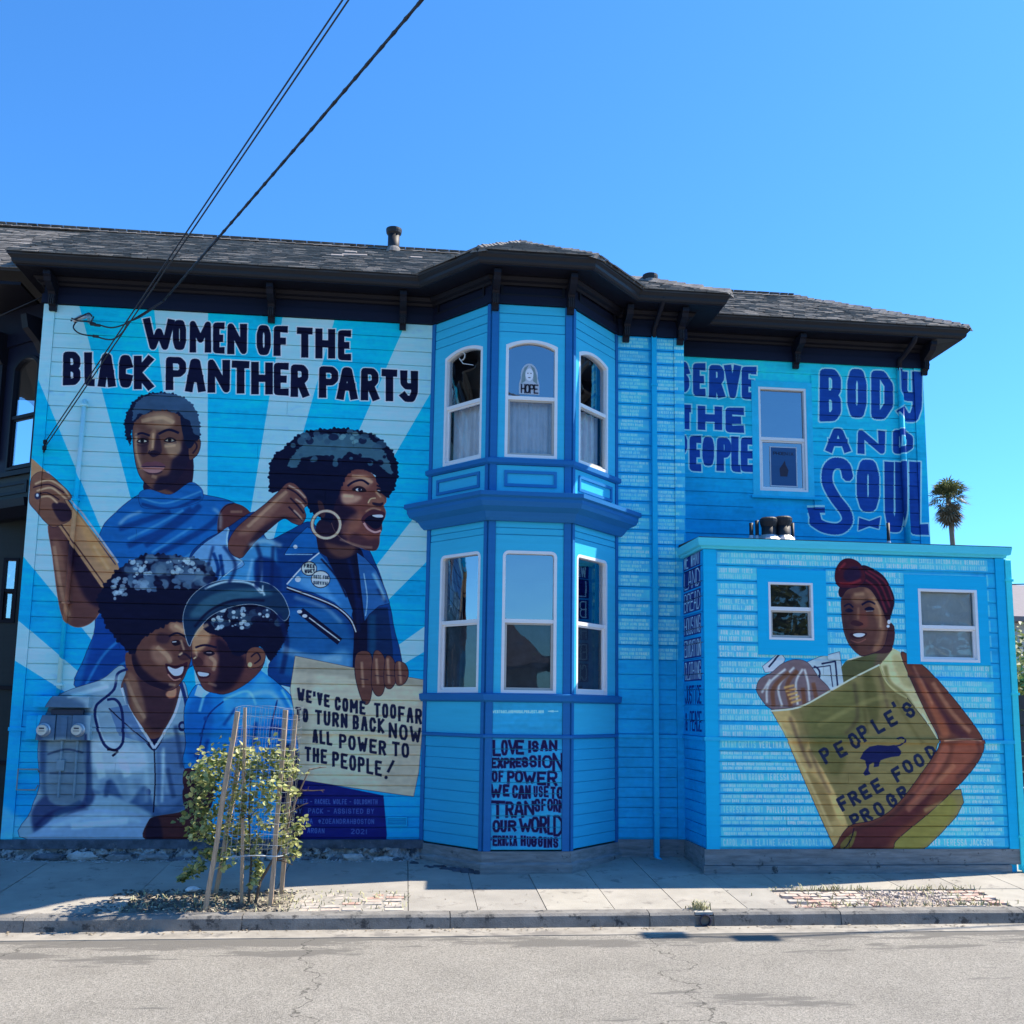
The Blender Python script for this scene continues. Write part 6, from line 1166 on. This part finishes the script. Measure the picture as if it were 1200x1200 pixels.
# street lamp that throws the shadow over the kerb
zl = 6.6
def above(x, y):                                # the point at lamp height whose shadow falls on this pixel of the road
    r = ray(x, y); t = (ZR-CAM[2])/r[2]; g = Vector(CAM+r*t); return g+SUN*((zl-g.z)/SUN.z)
h1, h2, e1_ = above(778, 1098), above(885, 1101), above(1199, 1086)
dd = Vector((e1_.x-h2.x, e1_.y-h2.y, 0)); e2_ = h2+dd*1.15
lp = thing('street_lamp', 'twin headed lamp on a tall pole beyond the right edge, its shadow on the road', 'street lamp', (e2_.x, e2_.y, 0))
MB().tube([h1, h2, e2_, ], .022, 8).build('arm', M_['ltmetal'], lp); MB().tube([e2_, (e2_.x, e2_.y, 0)], .08, 10).build('pole', M_['ltmetal'], lp)
for h in (h1, h2): 
    o_ = MB().box(h.x-.2, h.x+.2, h.y-.12, h.y+.12, h.z-.03, h.z+.04).build('lamp_head', M_['ltmetal'], lp)
# ------------------------------------------------------------------ young tree in its guard
def gp(x, y): q_ = GR(x, y); return Vector((q_[0], q_[1], SW(q_[1])))
stk = [((241, 1066), (278, 834), None, 'split wooden stake leaning right, front left corner of the tree guard'), ((253, 1046), (284, 872), None, 'dark wooden stake standing behind the front left one of the tree guard'), ((283, 1058), (287, 829), None, 'thin upright wooden stake in the middle of the tree guard'),
       ((317, 1061), (335, 832), None, 'square wooden stake at the front right corner of the tree guard'), ((330, 1046), (346, 838), None, 'short pale stake at the rear right corner of the tree guard')]
for (bx, by), (tx, ty), _n, lab in stk:
    b = gp(bx, by); Yt = b.y-.06; t_ = Vector(WY(tx, ty, Yt)); s = thing('wooden_stake', lab, 'stake', tuple(b), 'wooden stakes of the tree guard')
    d_ = (t_-b).normalized(); b = b-d_*.05; r = .021 if 'middle' not in lab else .015; mb = MB(); ax = d_.cross(Vector((0, 1, 0))).normalized(); ay = d_.cross(ax)
    N = 8; vs = []
    for i in range(N+1):
        p = b.lerp(t_, i/N)+Vector((random.uniform(-.004, .004), random.uniform(-.004, .004), 0)); vs += [p+ax*sx*r*random.uniform(.9, 1.1)+ay*sy*r for sx, sy in ((-1, -1), (1, -1), (1, 1), (-1, 1))]
    mb.add(vs, [(i*4+k, i*4+(k+1) % 4, (i+1)*4+(k+1) % 4, (i+1)*4+k) for i in range(N) for k in range(4)]+[(3, 2, 1, 0), (N*4, N*4+1, N*4+2, N*4+3)]); mb.build('shaft', M_['wood'], s)
cc = Vector((WY(306, 900, -2.0)[0], -2.0, 0)); ZC0, ZC1 = .50, 1.93
gd = thing('tree_guard', 'cylindrical welded wire mesh guard around the young tree', 'wire guard', (cc.x, cc.y, .4))
def cg(a, z): k = (z-ZC0)/(ZC1-ZC0); r = .32+.035*math.sin(2*a); return (cc.x+r*math.cos(a)+.06*k, cc.y+r*math.sin(a), z+.015*math.sin(a*3))
mb = MB()
for i in range(34): a = 2*math.pi*i/34; mb.tube([cg(a, ZC0+(ZC1-ZC0)*k/4) for k in range(5)], .0016, 4, False)
for j in range(15): z = ZC0+(ZC1-ZC0)*j/14; mb.tube([cg(2*math.pi*i/30, z) for i in range(31)], .0016, 4, False)
mb.build('wire_mesh', M_['wire'], gd); gd.children[0]['kind'] = 'stuff'
MB().tube([cg(2*math.pi*i/30, ZC0) for i in range(31)], .006, 5, False).build('hoop', M_['wire'], gd)
tr = thing('young_tree', 'small leafy young tree with yellow green leaves spilling out of the wire guard', 'tree', (cc.x, cc.y, SW(-2.0)))
brs = []
def br(p, d, L, r, lev):
    pts = [p]; 
    for k in range(6): d = (d+Vector((random.gauss(0, .16), random.gauss(0, .16), random.gauss(0, .10)-.02*lev))).normalized(); p = p+d*L/6; pts.append(p)
    brs.append((pts, r)); 
    if lev < 2:
        for k in range(7 if lev == 0 else 3): q_ = random.choice(pts[1:]); a = random.uniform(0, 6.28); br(q_, Vector((math.cos(a), math.sin(a)*.6, random.uniform(-.1, .7))).normalized(), L*random.uniform(.12, .22), r*.5, lev+1)
br(Vector((cc.x, cc.y, SW(-2.0)-.03)), Vector((0, 0, 1)), 1.45, .018, 0); br(Vector((cc.x-.06, cc.y, SW(-2.0)-.03)), Vector((-.1, 0, 1)), 1.3, .014, 0)
mb = MB()
for pts, r in brs: mb.tube(pts, r, 6, True, r*.4)
mb.build('trunk', M_['branch'], tr)
def leaf(mb, p, s, d=None, up=None):
    d = Vector((random.gauss(0, 1), random.gauss(0, 1), random.gauss(-.2, .6))).normalized() if d is None else d; n = (Vector((random.gauss(0, .6), random.gauss(0, .6)-.3, 1))).normalized(); s1 = d.cross(n).normalized(); n = s1.cross(d)
    q = [p, p+d*s*.35+s1*s*.42+n*s*.08, p+d*s*.75+s1*s*.3, p+d*s*1.05-n*s*.12, p+d*s*.75-s1*s*.3, p+d*s*.35-s1*s*.42+n*s*.08]
    mb.add(q, [(0, 1, 2, 3), (0, 3, 4, 5)])
mb = MB()
def cluster(xp, yp, Y, rad, n, s=.054):
    c_ = Vector(WY(xp, yp, Y))
    for k in range(int(n*1.0)): leaf(mb, c_+Vector((random.gauss(0, rad), random.gauss(0, rad), random.gauss(0, rad))), s*random.uniform(.6, 1.25))
for xp, yp, rd, n in ((250, 890, .07, 110), (270, 885, .06, 70), (290, 890, .07, 110), (318, 885, .07, 90), (335, 892, .06, 60), (345, 905, .04, 30), (240, 905, .07, 110), (262, 905, .07, 70), (300, 905, .08, 130), (325, 905, .07, 90), (232, 915, .05, 60), (250, 922, .06, 70),
        (225, 945, .05, 45), (240, 950, .07, 100), (262, 945, .07, 70), (235, 930, .04, 40), (290, 940, .08, 110), (315, 935, .07, 80), (228, 974, .04, 50), (245, 978, .06, 90), (262, 972, .06, 70), (285, 968, .07, 80), (310, 965, .06, 60), (330, 960, .05, 60), (350, 968, .035, 45), (338, 985, .05, 70), (345, 1000, .03, 35),
        (245, 1000, .05, 70), (262, 1005, .05, 60), (232, 1015, .04, 50), (222, 1022, .03, 40), (213, 1030, .02, 22), (298, 990, .05, 50), (300, 1012, .03, 35), (302, 1025, .03, 40), (297, 1034, .02, 20), (280, 990, .05, 40), (270, 925, .07, 60), (320, 920, .06, 60), (345, 930, .03, 20), (213, 960, .03, 12), (355, 960, .02, 10)):
    cluster(xp, yp, -2.0+random.gauss(0, .11), rd, n)
o_ = mb.build('foliage', M_['leaf'], tr); o_['kind'] = 'stuff'
# ------------------------------------------------------------------ beyond the annex
fe = thing('board_fence', 'dark wooden fence of wide horizontal boards just right of the annex downpipe', 'fence', (8.6, .6, 0))
FE = Fr((7.5, .6), (12, .6)); z = .15
while z < 2.15: h = .21; MB().fbox(FE, 0, FE.w, z, z+h-.02, 0, .025+random.uniform(-.004, .004)).build('board', M_['fence'], fe); z += h
for u_ in (.05, 1.8, 3.6): MB().fbox(FE, u_, u_+.1, 0, 2.2, -.1, -.003).build('post', M_['fence'], fe)
def bush(name, label, c, R_, n, s, m='bush', cat='bush'):
    t = thing(name, label, cat, (c[0], c[1], 0)); mb = MB(); cl = [Vector((random.gauss(0, .45), random.gauss(0, .45), random.gauss(0, .45))) for _ in range(26)]
    for k in range(n): q_ = random.choice(cl)+Vector((random.gauss(0, .16), random.gauss(0, .16), random.gauss(0, .16))); leaf(mb, Vector((c[0]+q_.x*R_[0], c[1]+q_.y*R_[1], c[2]+q_.z*R_[2])), s*random.uniform(.6, 1.3))
    o_ = mb.build('foliage', M_[m], t); o_['kind'] = 'stuff'; mb = MB()
    for k in range(5): mb.tube([(c[0], c[1], 0), (c[0]+random.gauss(0, .2), c[1], c[2]*.5), (c[0]+random.gauss(0, .5)*R_[0], c[1]+random.gauss(0, .3)*R_[1], c[2])], .04, 6, True, .015)
    mb.build('trunk', M_['branch'], t); return t
bush('garden_bush', 'sunlit yellow green bush rising behind the dark board fence', (9.9, 3.4, 2.3), (1.1, 1.0, 1.0), 3200, .09)
def box_house(name, label, x0, x1, y0, y1, zh, rz, wallm, roofm, wins=()):
    t = thing(name, label, 'house', ((x0+x1)/2, (y0+y1)/2, 0)); MB().box(x0, x1, y0, y1, -.2, zh).build('wall', wallm, t); xm, ov = (x0+x1)/2, .5
    ym = (y0+y1)/2
    r = MB().add([(x0-ov, y0-ov, zh), (x1+ov, y0-ov, zh), (x1+ov, y1+ov, zh), (x0-ov, y1+ov, zh), (x0+1.5, ym, rz), (x1-1.5, ym, rz), (x0-ov, y0-ov, zh-.15), (x1+ov, y0-ov, zh-.15), (x1+ov, y1+ov, zh-.15), (x0-ov, y1+ov, zh-.15)], [(0, 1, 5, 4), (1, 2, 5), (2, 3, 4, 5), (3, 0, 4), (9, 8, 7, 6), (0, 6, 7, 1), (1, 7, 8, 2), (2, 8, 9, 3), (3, 9, 6, 0)]).build('roof', roofm, t)
    for (wx, wz, ww, wh_, side) in wins:
        y_ = y0-.03 if side < 0 else y1+.03; f = MB().box(wx-.08, wx+ww+.08, y_-.04, y_+.04, wz-.08, wz+wh_+.08).build('window', M_['white'], t); MB().box(wx, wx+ww, y_-.05, y_+.05, wz, wz+wh_).build('pane', M_['room'], f)
    return t
q_ = WY(1187, 705, 16)
box_house('neighbour_house', 'grey roofed house beyond the bush at the right edge of the photo', q_[0]+.1, q_[0]+10, 16, 24, WY(1190, 724, 16)[2], WY(1190, 712, 20)[2]+.8, M_['stucco'], M_['tile'], [(q_[0]+1, 1.2, 1.2, 1.3, -1), (q_[0]+4, 1.2, 1.2, 1.3, -1)])
bush('garden_bush', 'second darker bush against the grey roofed house at the right edge', (12.6, 8.0, 2.2), (1.6, 1.2, 1.4), 2600, .11)
# palm
D_ = 45.0; b = WY(1112, 600, D_); t = thing('palm_tree', 'tall fan palm with a shaggy skirt of dead fronds behind the roof', 'palm tree', (b[0], D_, 0)); top = Vector((b[0], D_, WY(1109, 583, D_)[2]))
MB().tube([(b[0]+.5, D_, -.2), (b[0]+.35, D_, top.z*.5), (b[0]+.05, D_, top.z-.5), tuple(top)], .17, 10, True, .13).build('trunk', M_['trunk'], t, True)
def frond(mb, p, d, L, w, n=9):
    d = d.normalized(); e = p+d*L*.45; s1 = d.cross(Vector((0, 0, 1))); s1 = (s1 if s1.length > .1 else Vector((1, 0, 0))).normalized(); n1 = s1.cross(d); mb.add([p+s1*.02, p-s1*.02, e-s1*.03, e+s1*.03], [(0, 1, 2, 3)])
    for k in range(n):
        a = (k/(n-1)-.5)*2.6; dd_ = (d*math.cos(a)+s1*math.sin(a)+n1*.25*abs(math.sin(a))).normalized(); tip = e+dd_*L*.55*random.uniform(.8, 1.1)-Vector((0, 0, L*.13)); m_ = e+dd_*L*.3; sd = dd_.cross(n1).normalized()*w
        mb.add([e, m_+sd, tip, m_-sd], [(0, 1, 2, 3)])
for nm, mm, cnt, lo_, hi_, L in (('crown', 'palm', 64, -.5, 1.3, 1.45), ('skirt', 'deadpalm', 44, -1.4, -.3, 1.2)):
    mb = MB()
    for k in range(cnt): a = random.uniform(0, 6.28); e = random.uniform(lo_, hi_); frond(mb, top+Vector((0, 0, random.uniform(-.3, .1) if nm == 'crown' else random.uniform(-.95, .0))), Vector((math.cos(a)*math.cos(e), math.sin(a)*math.cos(e), math.sin(e))), L*random.uniform(.8, 1.15), .05)
    o_ = mb.build(nm, M_[mm], t); o_['kind'] = 'stuff'
# across the street, seen only as reflections
box_house('opposite_house', 'tan hip roofed house across the street behind the camera', -4, 5, -34, -26, 3.6, 6.0, mat('tan_wall', (.40, .32, .22)), mat('brown_roof', (.07, .055, .05)), [(-2, 1, 1.2, 1.5, 1), (2, 1, 1.2, 1.5, 1)])
box_house('opposite_house', 'pale hip roofed house across the street at the corner', -22, -10, -38, -28, 3.4, 5.6, M_['stucco'], M_['tile'], [(-18, 1, 1.4, 1.5, 1)])
for i, (x_, y_, z_, r_) in enumerate(((-9, -26, 4.2, 2.6), (9.5, -25, 4.6, 3.0), (-12.2, -15.5, 5.0, 3.6), (14, -27, 5.2, 4.2), (22, -28, 5.5, 4.6))): bush('street_tree', ('bushy green tree between the two houses across the street', 'broad green tree right of the tan house across the street', 'green tree on the far pavement left of the camera', 'large dark tree right of the tan house, nearer one of two', 'large dark tree farthest right across the street')[i], (x_, y_, z_), (r_, r_, r_), 3500, .3, cat='tree')
